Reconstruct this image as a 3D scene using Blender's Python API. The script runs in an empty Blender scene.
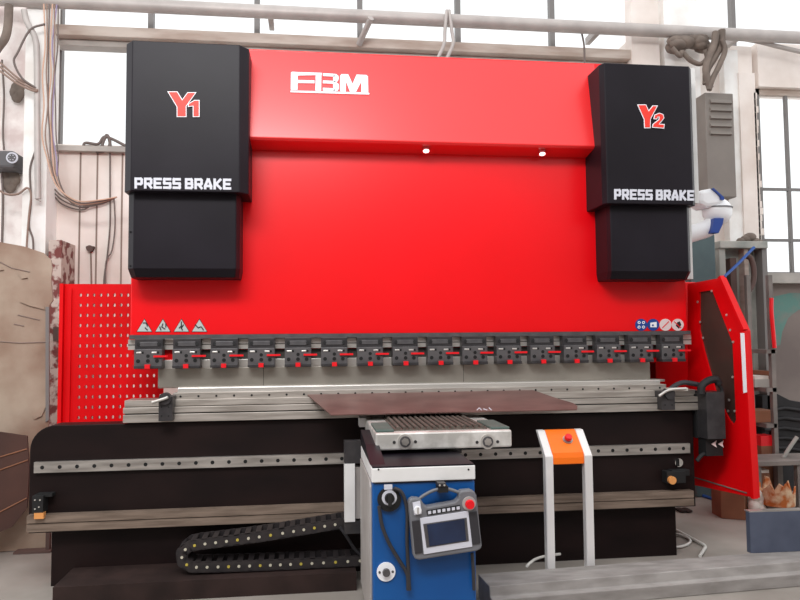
import bpy, math, random
from mathutils import Vector, Matrix
random.seed(7)
sc = bpy.context.scene
COL = sc.collection
PI = math.pi

# ------------------------------------------------------------------ camera
F = 700.0
YAW, PITCH, ROLL = math.radians(7.15), math.radians(3.2), math.radians(0.50)
D = 3.8
fw = Vector((math.sin(YAW)*math.cos(PITCH), math.cos(YAW)*math.cos(PITCH), math.sin(PITCH)))
r0 = Vector((math.cos(YAW), -math.sin(YAW), 0))
u0 = r0.cross(fw)
rt = r0*math.cos(ROLL) - u0*math.sin(ROLL)
up = u0*math.cos(ROLL) + r0*math.sin(ROLL)
def ray(px, py):
    return fw*F + rt*(px-400) - up*(py-300)
_d = ray(676, 557)
CAM = Vector((0, -D, -_d.z*(D/_d.y)))          # height such that the machine's foot meets the floor
def P(px, py, Y):
    d = ray(px, py); t = (Y-CAM.y)/d.y
    return CAM + d*t
def PF(px, py, z=0.0):
    d = ray(px, py); t = (z-CAM.z)/d.z
    return CAM + d*t
class Plane:
    def __init__(s, p, n):
        s.p = Vector(p); s.n = Vector(n).normalized()
        if s.n.dot(CAM-s.p) < 0: s.n = -s.n
    def at(s, px, py):
        d = ray(px, py); t = (s.p-CAM).dot(s.n)/d.dot(s.n)
        return CAM + d*t
def YP(Y): return Plane((0, Y, 0), (0, -1, 0))

cd = bpy.data.cameras.new('camera'); co = bpy.data.objects.new('camera', cd); COL.objects.link(co)
cd.sensor_width = 36; cd.lens = F*36/800
co.matrix_world = Matrix(((rt.x, up.x, -fw.x, CAM.x), (rt.y, up.y, -fw.y, CAM.y), (rt.z, up.z, -fw.z, CAM.z), (0, 0, 0, 1)))
cd.clip_start = .05; cd.clip_end = 200
sc.camera = co

# ------------------------------------------------------------------ materials
def lin(c):
    return tuple(((v/255)/12.92 if v/255 <= .04045 else ((v/255+.055)/1.055)**2.4) for v in c)
MATS = {}
def mat(name, c, rough=.5, metal=0, c2=None, scale=6, detail=6, lo=.35, hi=.65, bump=0, coat=0, emit=0, stretch=None, spec=.5):
    m = bpy.data.materials.new(name); m.use_nodes = True
    nt = m.node_tree; b = nt.nodes['Principled BSDF']
    b.inputs['Base Color'].default_value = (*lin(c), 1)
    b.inputs['Roughness'].default_value = rough
    b.inputs['Metallic'].default_value = metal
    b.inputs['Specular IOR Level'].default_value = spec
    b.inputs['Coat Weight'].default_value = coat
    b.inputs['Coat Roughness'].default_value = .25
    if emit:
        b.inputs['Emission Color'].default_value = (*lin(c), 1); b.inputs['Emission Strength'].default_value = emit
    tc = nt.nodes.new('ShaderNodeTexCoord')
    mp = nt.nodes.new('ShaderNodeMapping'); nt.links.new(tc.outputs['Object'], mp.inputs['Vector'])
    if stretch: mp.inputs['Scale'].default_value = stretch
    nz = nt.nodes.new('ShaderNodeTexNoise'); nz.inputs['Scale'].default_value = scale; nz.inputs['Detail'].default_value = detail
    nt.links.new(mp.outputs['Vector'], nz.inputs['Vector'])
    if c2:
        rp = nt.nodes.new('ShaderNodeValToRGB')
        rp.color_ramp.elements[0].position = lo; rp.color_ramp.elements[1].position = hi
        rp.color_ramp.elements[0].color = (*lin(c), 1); rp.color_ramp.elements[1].color = (*lin(c2), 1)
        nt.links.new(nz.outputs['Fac'], rp.inputs['Fac']); nt.links.new(rp.outputs['Color'], b.inputs['Base Color'])
    if bump:
        bp = nt.nodes.new('ShaderNodeBump'); bp.inputs['Strength'].default_value = bump; bp.inputs['Distance'].default_value = .02
        nt.links.new(nz.outputs['Fac'], bp.inputs['Height']); nt.links.new(bp.outputs['Normal'], b.inputs['Normal'])
    MATS[name] = m
    return m
M = MATS
mat('red_paint', (232, 0, 10), .34, c2=(240, 0, 16), scale=1.3, spec=.3, coat=.35)
mat('red_fascia_glare', (238, 20, 24), .45, c2=(244, 24, 28), scale=1.3, spec=.5, coat=.8)  # lighter than the ram's red: pale glare put into the base colour
mat('red_guard', (214, 2, 8), .42, c2=(228, 4, 14), scale=3, spec=.22)
mat('black_paint', (24, 20, 25), .4, c2=(32, 28, 34), scale=2, spec=.16)
mat('beam_black', (20, 12, 12), .5, c2=(32, 20, 19), scale=2.2, stretch=(1, 1, 2.5), spec=.18)
mat('steel', (158, 152, 146), .42, .75, c2=(196, 190, 184), scale=5, stretch=(1, 1, 9))
mat('steel_rail', (150, 142, 134), .45, .5, c2=(186, 178, 170), scale=4, stretch=(1, 1, 12))
mat('steel_groove', (70, 66, 62), .6, .3)
mat('punch_steel', (150, 145, 136), .38, .7, c2=(178, 172, 162), scale=3)
mat('bright_steel', (214, 210, 204), .3, .6)
mat('chrome', (220, 220, 220), .12, 1)
mat('clamp_dark', (52, 50, 52), .4, .3, c2=(66, 63, 64), scale=20)
mat('clamp_mid', (84, 82, 84), .4, .4, c2=(98, 95, 96), scale=20)
mat('black_rubber', (18, 17, 18), .65)
mat('black_hole', (6, 6, 6), .8)
mat('red_plastic', (224, 18, 30), .35)
mat('letter_white', (240, 240, 244), .5)
mat('letter_silver', (205, 205, 214), .5)
mat('letter_red', (232, 48, 30), .5)
mat('orange', (246, 108, 8), .4, c2=(250, 118, 16), scale=3)
mat('alu', (222, 218, 216), .4, .2, c2=(234, 230, 228), scale=4)
mat('white_paint', (226, 224, 222), .45, c2=(212, 210, 207), scale=6)
mat('blue_paint', (0, 74, 140), .4, c2=(2, 82, 150), scale=3)
mat('side_grey', (176, 170, 166), .5, c2=(160, 152, 147), scale=4)
mat('pendant_grey', (104, 104, 108), .5, c2=(114, 114, 118), scale=8)
mat('screen', (22, 32, 56), .12, c2=(34, 48, 78), scale=7)
mat('grip', (46, 44, 48), .6)
mat('sheet_rust', (104, 76, 71), .45, .3, c2=(128, 98, 92), scale=5, lo=.3, hi=.7, stretch=(1, 2.5, 1))
mat('bar_worn', (108, 92, 80), .6, .2, c2=(138, 120, 106), scale=5, stretch=(1, 1, 12))
mat('green_rubber', (70, 88, 82), .6, c2=(86, 98, 92), scale=12)
mat('ball_dark', (84, 76, 70), .5, .3, c2=(104, 96, 88), scale=30)
mat('alu_scratched', (196, 192, 186), .4, .4, c2=(226, 222, 217), scale=14, lo=.4, hi=.6)
mat('tape_orange', (222, 150, 84), .5)
mat('chain_black', (34, 30, 32), .5, c2=(48, 42, 42), scale=30)
mat('chain_dot', (196, 190, 170), .5)
mat('chain_dot_yellow', (186, 168, 70), .5)
mat('floor_dust', (128, 120, 112), .8, c2=(154, 146, 138), scale=2.2, lo=.3, hi=.7, bump=.25)
mat('tray_brown', (38, 28, 26), .7, c2=(54, 40, 37), scale=6, spec=.2)
mat('concrete_bar', (132, 126, 122), .7, c2=(156, 150, 146), scale=6, stretch=(1, 3, 3), bump=.1)
mat('plate_blue', (78, 84, 102), .4, .3, c2=(94, 101, 120), scale=5)
mat('plaster', (218, 203, 193), .9, c2=(240, 230, 223), scale=2.4, lo=.3, hi=.6, bump=.3)
mat('plaster_white', (234, 228, 222), .9, c2=(248, 246, 243), scale=4, lo=.35, hi=.55, bump=.3)
mat('plaster_pink', (210, 192, 188), .9, c2=(240, 232, 228), scale=5, lo=.38, hi=.6, bump=.3)
mat('plaster_grey', (160, 154, 148), .9, c2=(188, 182, 175), scale=3, lo=.35, hi=.6, bump=.3)
mat('wall_lower_right', (118, 106, 102), .9, c2=(138, 126, 120), scale=2, bump=.2)
mat('seam', (140, 122, 112), .9)
mat('teal_paint', (96, 134, 126), .85, c2=(132, 126, 120), scale=4, lo=.45, hi=.6)
mat('peeling', (120, 66, 62), .9, c2=(196, 180, 170), scale=14, lo=.44, hi=.54, bump=.4)
mat('lintel', (172, 154, 142), .85, c2=(198, 186, 176), scale=3, stretch=(1, 1, 5))
mat('pipe_grey', (172, 164, 160), .5, .2, c2=(188, 180, 175), scale=6)
mat('frame_grey', (120, 116, 114), .6)
mat('cable_brown', (146, 122, 110), .7)
mat('cable_grey', (112, 100, 95), .7)
mat('cable_orange', (206, 168, 146), .7)
mat('cable_violet', (160, 146, 176), .7)
mat('cable_white', (205, 202, 196), .6)
mat('duct_dark', (104, 92, 84), .8, c2=(128, 114, 104), scale=10, bump=.5)
mat('louvre_grey', (118, 110, 104), .6, c2=(130, 122, 115), scale=3)
mat('box_grey', (92, 90, 92), .6)
mat('old_panel', (176, 158, 140), .5, .15, c2=(118, 78, 56), scale=1.8, detail=9, lo=.4, hi=.68, bump=.5)
mat('rust_brown', (58, 34, 28), .6, c2=(84, 52, 42), scale=2, bump=.3)
mat('cardboard', (120, 78, 56), .85, c2=(142, 96, 70), scale=4)
mat('rust_can', (176, 96, 40), .8, c2=(206, 178, 146), scale=16, lo=.42, hi=.6, bump=.5)
mat('rack_metal', (112, 106, 102), .6, .3, c2=(138, 130, 124), scale=6)
mat('robot_white', (236, 236, 238), .35)
mat('robot_blue', (20, 60, 140), .4)
mat('dark_teal', (66, 84, 88), .6, c2=(84, 104, 106), scale=3)
mat('green_grey', (140, 144, 138), .75, c2=(172, 170, 163), scale=5, bump=.3)
mat('tarp', (24, 22, 24), .7, c2=(34, 31, 33), scale=6, bump=.5)
mat('brown_metal', (90, 68, 62), .7)
mat('blue_plastic', (24, 76, 150), .5)
mat('paper_white', (222, 216, 208), .7, c2=(202, 194, 184), scale=14, bump=.5)
mat('sign_grey', (186, 190, 186), .5)
mat('sign_blue', (16, 62, 140), .5)
mat('sign_pink', (228, 206, 204), .5)
mat('ink', (26, 24, 26), .6)
mat('smoked', (58, 42, 38), .18, c2=(74, 56, 50), scale=2)
m = mat('lamp_glow', (255, 236, 236), .5, emit=1.6)
def glass_mat():
    m = bpy.data.materials.new('window_glass'); m.use_nodes = True; nt = m.node_tree
    for n in list(nt.nodes): nt.nodes.remove(n)
    o = nt.nodes.new('ShaderNodeOutputMaterial'); t = nt.nodes.new('ShaderNodeBsdfTransparent'); g = nt.nodes.new('ShaderNodeBsdfGlossy')
    t.inputs['Color'].default_value = (.97, .98, .98, 1); g.inputs['Roughness'].default_value = .1
    x = nt.nodes.new('ShaderNodeMixShader'); x.inputs[0].default_value = .06
    nt.links.new(t.outputs[0], x.inputs[1]); nt.links.new(g.outputs[0], x.inputs[2]); nt.links.new(x.outputs[0], o.inputs['Surface'])
    MATS['window_glass'] = m
glass_mat()

# ------------------------------------------------------------------ mesh tools
class MB:
    def __init__(s): s.v = []; s.f = []; s.m = []; s.mats = []; s.smooth = []
    def mi(s, m):
        if m not in s.mats: s.mats.append(m)
        return s.mats.index(m)
    def add(s, vs, fs, m, smooth=False):
        b = len(s.v); s.v += [tuple(v) for v in vs]; k = s.mi(m)
        for f in fs: s.f.append([b+i for i in f]); s.m.append(k); s.smooth.append(smooth)
        return s
    def box(s, a, b, m):
        x0, x1 = sorted((a[0], b[0])); y0, y1 = sorted((a[1], b[1])); z0, z1 = sorted((a[2], b[2]))
        vs = [(x0,y0,z0),(x1,y0,z0),(x1,y1,z0),(x0,y1,z0),(x0,y0,z1),(x1,y0,z1),(x1,y1,z1),(x0,y1,z1)]
        return s.add(vs, [(0,3,2,1),(4,5,6,7),(0,1,5,4),(1,2,6,5),(2,3,7,6),(3,0,4,7)], m)
    def prism(s, poly, off, m):
        """closed polygon (world points) extruded by the vector off"""
        n = len(poly); off = Vector(off); A = [Vector(p) for p in poly]
        vs = A + [p+off for p in A]
        fs = [tuple(range(n))[::-1], tuple(range(n, 2*n))] + [(i, (i+1) % n, n+(i+1) % n, n+i) for i in range(n)]
        return s.add(vs, fs, m)
    def slab(s, pix, pl, th, m, lift=0.0):
        """pixel outline thrown on a plane, thickness th going away from the camera, lift towards it"""
        A = [pl.at(x, y) + pl.n*lift for x, y in pix]
        return s.prism(A, -pl.n*th, m)
    def cyl(s, c, ax, r, h, m, n=20, r2=None, smooth=True):
        c = Vector(c); ax = Vector(ax).normalized(); r2 = r if r2 is None else r2
        t = ax.orthogonal().normalized(); w = ax.cross(t)
        vs = []
        for k in range(2):
            rr = (r, r2)[k]
            for i in range(n):
                a = 2*PI*i/n; vs.append(c + ax*h*k + (t*math.cos(a)+w*math.sin(a))*rr)
        s.add(vs, [(i, (i+1) % n, n+(i+1) % n, n+i) for i in range(n)], m, smooth)
        s.add(vs[:n], [tuple(range(n))[::-1]], m); s.add(vs[n:], [tuple(range(n))], m)
        return s
    def tube(s, pts, r, m, n=8):
        pts = [Vector(p) for p in pts]; L = len(pts); rings = []
        prev = None
        for i, p in enumerate(pts):
            d = (pts[min(i+1, L-1)] - pts[max(i-1, 0)])
            d = d.normalized() if d.length > 1e-9 else Vector((0, 0, 1))
            if prev is None: t = d.orthogonal().normalized()
            else:
                t = prev - d*prev.dot(d); t = t.normalized() if t.length > 1e-6 else d.orthogonal().normalized()
            prev = t; w = d.cross(t)
            rr = r[i] if isinstance(r, (list, tuple)) else r
            rings += [p + (t*math.cos(2*PI*k/n) + w*math.sin(2*PI*k/n))*rr for k in range(n)]
        fs = [(i*n+k, i*n+(k+1) % n, (i+1)*n+(k+1) % n, (i+1)*n+k) for i in range(L-1) for k in range(n)]
        s.add(rings, fs, m, True)
        s.add(rings[:n], [tuple(range(n))[::-1]], m); s.add(rings[-n:], [tuple(range(n))], m)
        return s
    def ball(s, c, r, m, sc_=(1, 1, 1), nu=16, nv=10):
        vs = []; c = Vector(c)
        for j in range(1, nv):
            for i in range(nu):
                a = 2*PI*i/nu; b = PI*j/nv
                vs.append(c + Vector((math.sin(b)*math.cos(a)*sc_[0], math.sin(b)*math.sin(a)*sc_[1], math.cos(b)*sc_[2]))*r)
        vs += [c+Vector((0, 0, r*sc_[2])), c-Vector((0, 0, r*sc_[2]))]
        fs = [((j)*nu+i, (j+1)*nu+i, (j+1)*nu+(i+1) % nu, j*nu+(i+1) % nu) for j in range(nv-2) for i in range(nu)]
        T = len(vs)-2
        fs += [(i, (i+1) % nu, T) for i in range(nu)] + [((nv-2)*nu+(i+1) % nu, (nv-2)*nu+i, T+1) for i in range(nu)]
        return s.add(vs, fs, m, True)
    def build(s, name, parent=None, bevel=0, origin=None):
        me = bpy.data.meshes.new(name)
        if origin is None:
            if parent is None and s.v:
                xs = [v[0] for v in s.v]; ys = [v[1] for v in s.v]; zs = [v[2] for v in s.v]
                origin = Vector(((min(xs)+max(xs))/2, (min(ys)+max(ys))/2, min(zs)))
            else: origin = Vector((0, 0, 0))
        vs = [tuple(Vector(v)-Vector(origin)) for v in s.v]
        me.from_pydata(vs, [], s.f)
        for m in s.mats: me.materials.append(MATS[m])
        for p, k, sm in zip(me.polygons, s.m, s.smooth): p.material_index = k; p.use_smooth = sm
        me.update()
        import bmesh
        bm = bmesh.new(); bm.from_mesh(me); bmesh.ops.recalc_face_normals(bm, faces=bm.faces); bm.to_mesh(me); bm.free()
        o = bpy.data.objects.new(name, me); COL.objects.link(o)
        if parent is not None:
            o.parent = parent
            w = Vector(parent.get('_w', (0, 0, 0)))
            o.location = Vector(origin) - w; o['_w'] = tuple(origin)
        else:
            o.location = origin; o['_w'] = tuple(origin)
        if bevel:
            b = o.modifiers.new('bevel', 'BEVEL'); b.width = bevel; b.segments = 2; b.limit_method = 'ANGLE'; b.angle_limit = math.radians(40)
        return o
def tag(o, label=None, cat=None, group=None, kind=None):
    if label: o['label'] = label
    if cat: o['category'] = cat
    if group: o['group'] = group
    if kind: o['kind'] = kind
    return o
def thing(name, loc, label, cat, group=None, kind=None):
    o = bpy.data.objects.new(name, None); COL.objects.link(o); o.location = loc; o['_w'] = tuple(loc); o.empty_display_size = .1
    return tag(o, label, cat, group, kind)
def X(px, py, Y): return P(px, py, Y).x
def Z(px, py, Y): return P(px, py, Y).z
def pb(px0, py0, px1, py1, Y, dep):
    """axis-aligned box: pixel rectangle of its front face at depth Y, going back dep"""
    xm, ym = (px0+px1)/2, (py0+py1)/2
    return (X(px0, ym, Y), Y, Z(xm, py1, Y)), (X(px1, ym, Y), Y+dep, Z(xm, py0, Y))
def curve(pts, n=8):
    """Catmull-Rom through points"""
    pts = [Vector(p) for p in pts]; Q = [pts[0]*2-pts[1]] + pts + [pts[-1]*2-pts[-2]]; out = []
    for i in range(1, len(Q)-2):
        for k in range(n):
            t = k/n; a, b, c, d = Q[i-1:i+3]
            out.append(.5*((2*b)+(-a+c)*t+(2*a-5*b+4*c-d)*t*t+(-a+3*b-3*c+d)*t**3))
    return out + [pts[-1]]
def pcurve(pix, Y, n=8):
    """pixel points -> smooth world curve; Y number or list"""
    return curve([P(x, y, Y[i] if isinstance(Y, (list, tuple)) else Y) for i, (x, y) in enumerate(pix)], n)

GL = {  # block capitals as strokes on a 0..1 box
 'P': [[(0,0),(0,1),(.85,1),(1,.9),(1,.5),(.85,.4),(0,.4)]],
 'R': [[(0,0),(0,1),(.85,1),(1,.9),(1,.52),(.85,.42),(0,.42)], [(.5,.42),(1,0)]],
 'E': [[(1,1),(0,1),(0,0),(1,0)], [(0,.5),(.85,.5)]],
 'S': [[(1,1),(.05,1),(0,.95),(0,.55),(.05,.5),(.95,.5),(1,.45),(1,.05),(.95,0),(0,0)]],
 'B': [[(0,0),(0,1),(.85,1),(.95,.9),(.95,.6),(.85,.5),(0,.5)], [(.85,.5),(1,.4),(1,.1),(.85,0),(0,0)]],
 'A': [[(0,0),(0,.25),(.45,1),(.6,1),(1,.25),(1,0)], [(.1,.25),(.9,.25)]],
 'K': [[(0,0),(0,1)], [(.95,1),(.25,.5),(1,0)], [(0,.5),(.3,.5)]],
 'M': [[(0,0),(0,1),(.12,1),(.5,.1),(.88,1),(1,1),(1,0)]],
 'Y': [[(0,1),(.5,.42),(1,1)], [(.5,.45),(.5,0)]],
 '1': [[(.1,.72),(.6,.95),(.6,0)]],
 '2': [[(0,.68),(.12,.95),(.85,.98),(.95,.62),(.1,.04),(1,.04)]],
}
def stroke_pix(mb, strokes, tf, w, pl, m, lift, th=.003):
    """strokes in glyph space through tf() to pixels, drawn w pixels wide on plane pl"""
    k = 0
    for s in strokes:
        q = [tf(*p) for p in s]
        for (ax, ay), (bx, by) in zip(q, q[1:]):
            dx, dy = bx-ax, by-ay; L = math.hypot(dx, dy) or 1; dx /= L; dy /= L
            e = w/2*.96; ax2, ay2, bx2, by2 = ax-dx*e, ay-dy*e, bx+dx*e, by+dy*e
            nx, ny = -dy*w/2, dx*w/2
            mb.slab([(ax2+nx, ay2+ny), (bx2+nx, by2+ny), (bx2-nx, by2-ny), (ax2-nx, ay2-ny)], pl, th, m, lift+k*.00004)
            k += 1
def text_pix(mb, txt, x0, y0, x1, y1, hgt, w, pl, m, lift, space=.5, th=.003):
    """text from baseline point (x0,y0) to (x1,y1) in pixels"""
    adv = []; tot = 0
    for i, c in enumerate(txt):
        if c == ' ': adv.append(None); tot += space; continue
        adv.append(tot); tot += 1
    cw = (x1-x0)/tot
    for i, c in enumerate(txt):
        if adv[i] is None: continue
        gw = cw - w - cw*.12
        def tf(u, v, b=adv[i]):
            bx = x0 + cw*b + w/2 + u*gw
            by = y0 + (y1-y0)*((bx-x0)/(x1-x0))
            return bx, by - w/2 - v*(hgt-w)
        stroke_pix(mb, GL[c], tf, w, pl, m, lift, th)

# ================================================================== SETTING
WY = 1.9
fl = MB(); fl.box((-6, -6, -.1), (8, WY+.3, 0), 'floor_dust')
o = fl.build('floor'); tag(o, kind='structure')
# hall wall: built of its solid fields around the window openings
zt = Z(330, 46, WY) + 1.6
def wallbox(mb, px0, py0, px1, py1, Y, dep, m, toground=False, totop=False):
    a, b = pb(px0, py0, px1, py1, Y, dep); a = list(a); b = list(b)
    if toground: a[2] = 0
    if totop: b[2] = zt
    mb.box(a, b, m)
    return a, b
wb = MB()
wallbox(wb, 44, 151, 632, 400, WY, .3, 'plaster', toground=True)
for px in (80, 97, 122):                                     # vertical joints of the cast panels
    p = P(px, 200, WY); wb.box((p.x-.006, WY-.004, 0), (p.x+.006, WY, Z(60, 152, WY)), 'seam')
a, b = pb(40, 149, 400, 154, WY-.06, .1); wb.box(a, b, 'plaster_grey')
wallbox(wb, -160, 21, 48, 400, WY, .3, 'plaster_pink', True, True)
wallbox(wb, 632, 44, 758, 400, WY, .3, 'plaster', True)
wallbox(wb, 758, 46, 900, 89, WY, .3, 'plaster')
wallbox(wb, 758, 276, 900, 400, WY, .3, 'wall_lower_right', True)
wallbox(wb, 862, 90, 900, 280, WY, .3, 'plaster')
wb.slab([(772, 297), (790, 293), (860, 294), (860, 306), (815, 306), (798, 310), (788, 318), (782, 332), (780, 345), (776, 346), (772, 330)], YP(WY), .002, 'teal_paint', .003)
o = wb.build('wall_back'); tag(o, kind='structure')
t = MB(); wallbox(t, 22, 21, 46, 400, WY-.22, .22, 'plaster_white', True, True)
tag(t.build('trim_1'), kind='structure')
t = MB(); wallbox(t, 635, 21, 663, 300, WY-.12, .12, 'plaster', True, True); wallbox(t, 668, 21, 703, 300, WY-.1, .1, 'plaster_white', True, True)
tag(t.build('trim_2'), kind='structure')
t = MB(); wallbox(t, 727, 50, 741, 250, WY-.08, .08, 'plaster_white', True); wallbox(t, 742, 73, 758, 250, WY-.1, .1, 'plaster', True)
for k in range(26):                                          # ragged brick teeth on the reveal
    z = Z(760, 97, WY) - .06*k
    t.box((X(757, 150, WY-.1)-.01, WY-.1, z), (X(758, 150, WY-.1)+random.uniform(0, .03), WY, z-.056), 'plaster')
tag(t.build('trim_3'), kind='structure')
t = MB(); wallbox(t, 47, 240, 60, 420, WY-.3, .3, 'peeling', True)
wallbox(t, 53, 327, 59, 341, WY-.31, .02, 'brown_metal')
tag(t.build('trim_4'), kind='structure')
# ledge under right window
t = MB(); wallbox(t, 758, 273, 900, 283, WY-.1, .14, 'plaster_grey')
tag(t.build('trim_5'), kind='structure')
# lintel beam crossing the big window + pipe above
t = MB()
z1, z0 = Z(330, 36, WY-.1), Z(330, 46, WY-.1)
t.box((X(52, 30, WY-.1), WY-.1, z0), (X(632, 55, WY-.1), WY+.08, z1), 'lintel')
t.box((X(52, 30, WY-.1), WY-.02, z0-.05), (X(632, 55, WY-.1), WY+.1, z0), 'plaster_grey')
tag(t.build('trim_6', bevel=.006), kind='structure')
t = MB(); c = P(600, 28, WY-.25); t.tube([(X(-100, 28, WY-.25), WY-.25, c.z), (X(1000, 28, WY-.25), WY-.25, c.z)], .052, 'pipe_grey', 16)
for px in (270, 600, 740):
    x = X(px, 28, WY-.25); t.box((x-.02, WY-.25, c.z-.03), (x+.02, WY+.02, c.z+.03), 'pipe_grey')
tag(t.build('ceiling_pipe'), 'long grey pipe running along the top of the windows above the machine', 'pipe')
# big window
w = thing('window_1', P(330, 150, WY+.15), None, None, kind='structure')
for px in (60, 151, 257, 360, 458, 552):
    x = X(px, 40, WY+.12); t = MB(); t.box((x-.022, WY+.1, Z(60, 152, WY)), (x+.022, WY+.16, zt), 'frame_grey'); t.build('mullion', w)
t = MB(); z = Z(120, 60, WY)
t.box((X(46, 90, WY)+.01, WY+.12, z-.015), (X(632, 90, WY)-.01, WY+.15, z+.015), 'frame_grey'); 
t = MB(); t.box((X(46, 90, WY), WY+.165, Z(60, 152, WY)), (X(632, 90, WY), WY+.171, zt), 'window_glass'); t.build('pane', w)
# right window
w = thing('window_2', P(790, 273, WY+.15), None, None, kind='structure')
a, b = pb(759, 90, 862, 276, WY+.06, .05)
t = MB(); th = .035
t.box((a[0], a[1], a[2]), (a[0]+th, b[1], b[2]), 'frame_grey'); t.box((b[0]-th, a[1], a[2]), (b[0], b[1], b[2]), 'frame_grey')
t.box((a[0], a[1], b[2]-.06), (b[0], b[1], b[2]), 'lintel'); t.box((a[0], a[1], a[2]), (b[0], b[1], a[2]+th), 'frame_grey')
t.build('frame', w)
for px in (790, 828):
    x = X(px, 180, WY+.06); t = MB(); t.box((x-.012, WY+.065, a[2]), (x+.012, WY+.1, b[2]), 'frame_grey'); t.build('mullion', w)
for py in (189, 240):
    z = Z(780, py, WY+.06); t = MB(); t.box((a[0], WY+.067, z-.012), (b[0], WY+.095, z+.012), 'frame_grey'); t.build('glazing_bar', w)
t = MB(); t.box((a[0], WY+.08, a[2]), (b[0], WY+.086, b[2]), 'window_glass'); t.build('pane', w)
# clerestory window right
w = thing('window_3', P(760, 44, WY+.15), None, None, kind='structure')
t = MB(); t.box((X(705, 40, WY), WY+.165, Z(760, 45, WY)), (X(900, 40, WY), WY+.171, zt), 'window_glass'); t.build('pane', w)
x = X(733, 35, WY+.12); t = MB(); t.box((x-.02, WY+.1, Z(760, 45, WY)), (x+.02, WY+.16, zt), 'frame_grey'); t.build('mullion', w)

# ================================================================== PRESS BRAKE
pbk = thing('press_brake', (P(360, 500, .3).x, .5, 0), 'big red and black hydraulic press brake filling the middle of the hall', 'press brake')
HF, HL = -.12, -.06       # front of upper / lower hoods
RY = .14                  # ram front plane
# --- ram panel
zr0 = Z(400, 333.5, RY); zr1 = Z(400, 140, RY)
xl, xr = X(130.5, 305, RY), X(686.5, 305, RY)
t = MB(); t.box((xl, RY, zr0), (xr, RY+.09, zr1+.5), 'red_paint'); ram = t.build('ram_panel', pbk, bevel=.006)
# --- slanted fascia
zf0, zf1 = Z(420, 141.5, 0.0), Z(420, 57, .09)
fx0, fx1 = X(243, 100, .02), X(600, 100, .02)
t = MB(); t.prism([(fx0, .0, zf0), (fx0, .09, zf1), (fx0, .30, zf1), (fx0, RY, zf0-.035), (fx0, .012, zf0-.012)], (fx1-fx0, 0, 0), 'red_fascia_glare')
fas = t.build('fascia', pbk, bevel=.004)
fpl = Plane((0, 0, zf0), Vector((1, 0, 0)).cross(Vector((0, .09, zf1-zf0))))
for px, py in ((426, 145.5), (542, 148)):
    p = P(px, py, .06); t = MB(); t.cyl((p.x, .06, zf0-.026), (0, -.3, -1), .024, .012, 'chrome'); t.cyl((p.x, .06, zf0-.0275), (0, -.3, -1), .017, .013, 'lamp_glow')
    t.build('work_lamp', pbk)
# --- FBM letters: outlines read in a blown-up crop, (u/8+280, v/8+60)
t = MB(); q = lambda pts: [(u/8+280, v/8+60) for u, v in pts]
for poly in ([(88,104),(98,98),(142,101),(140,243),(86,241)], [(140,101),(335,107),(335,124),(140,128)], [(140,164),(276,168),(276,190),(140,188)],
             [(286,112),(331,112),(329,250),(283,250)],
             [(343,110),(440,115),(440,137),(343,132)], [(343,168),(445,172),(445,194),(343,190)], [(343,226),(440,231),(440,252),(343,248)],
             [(425,114),(448,117),(466,130),(470,150),(463,172),(447,181),(468,195),(472,212),(472,232),(462,248),(440,253),(425,252)],
             [(480,132),(492,117),(545,118),(580,195),(612,121),(690,124),(703,135),(706,262),(650,260),(650,175),(607,259),(560,257),(528,175),(526,256),(480,254)],
             [(84,248),(704,264),(716,270),(712,280),(84,262)]):
    t.slab(q(poly), fpl, .006, 'letter_white', .006)
t.build('maker_lettering', fas)
# --- grey trim strip and clamp bar at the ram's lower edge
t = MB(); a, b = pb(129, 333.2, 688, 337, .06, .12); t.box((xl+.012, .07, zr0-.02), (xr-.02, .2, zr0+.002), 'clamp_mid')
t.build('edge_strip', pbk)
zc = zr0-.022
t = MB(); t.box((xl, .10, zc-.055), (xr, .2, zc), 'bright_steel'); t.box((xl, .098, zc-.031), (xr, .102, zc-.026), 'steel_groove')
t.build('clamp_bar', pbk)
t = MB(); t.box((xl+.02, .13, zc-.16), (xr-.02, .22, zc-.055), 'red_guard'); t.box((xl+.35, .125, zc-.13), (xr-.18, .14, zc-.06), 'steel_groove')
t.build('ram_foot', pbk)
# --- upper tool (punch)
zp1, zp0 = Z(400, 365.5, .09), Z(400, 383, .09)
t = MB(); px0, px1 = X(158, 375, .09), X(650, 370, .09)
t.box((px0, .09, zp0), (px1, .125, zp1), 'punch_steel'); t.box((px0+.02, .105, zp1), (px1-.02, .13, zp1+.045), 'bright_steel')
t.prism([(px0, .09, zp0), (px0, .10, zp0-.008), (px0, .118, zp0-.008), (px0, .125, zp0)], (px1-px0, 0, 0), 'bright_steel')
for i in (1, 3):
    x = px0+(px1-px0)*i/5; t.box((x-.0015, .0895, zp0), (x+.0015, .091, zp1), 'steel_groove')
t.build('punch', pbk, bevel=.002)
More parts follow.
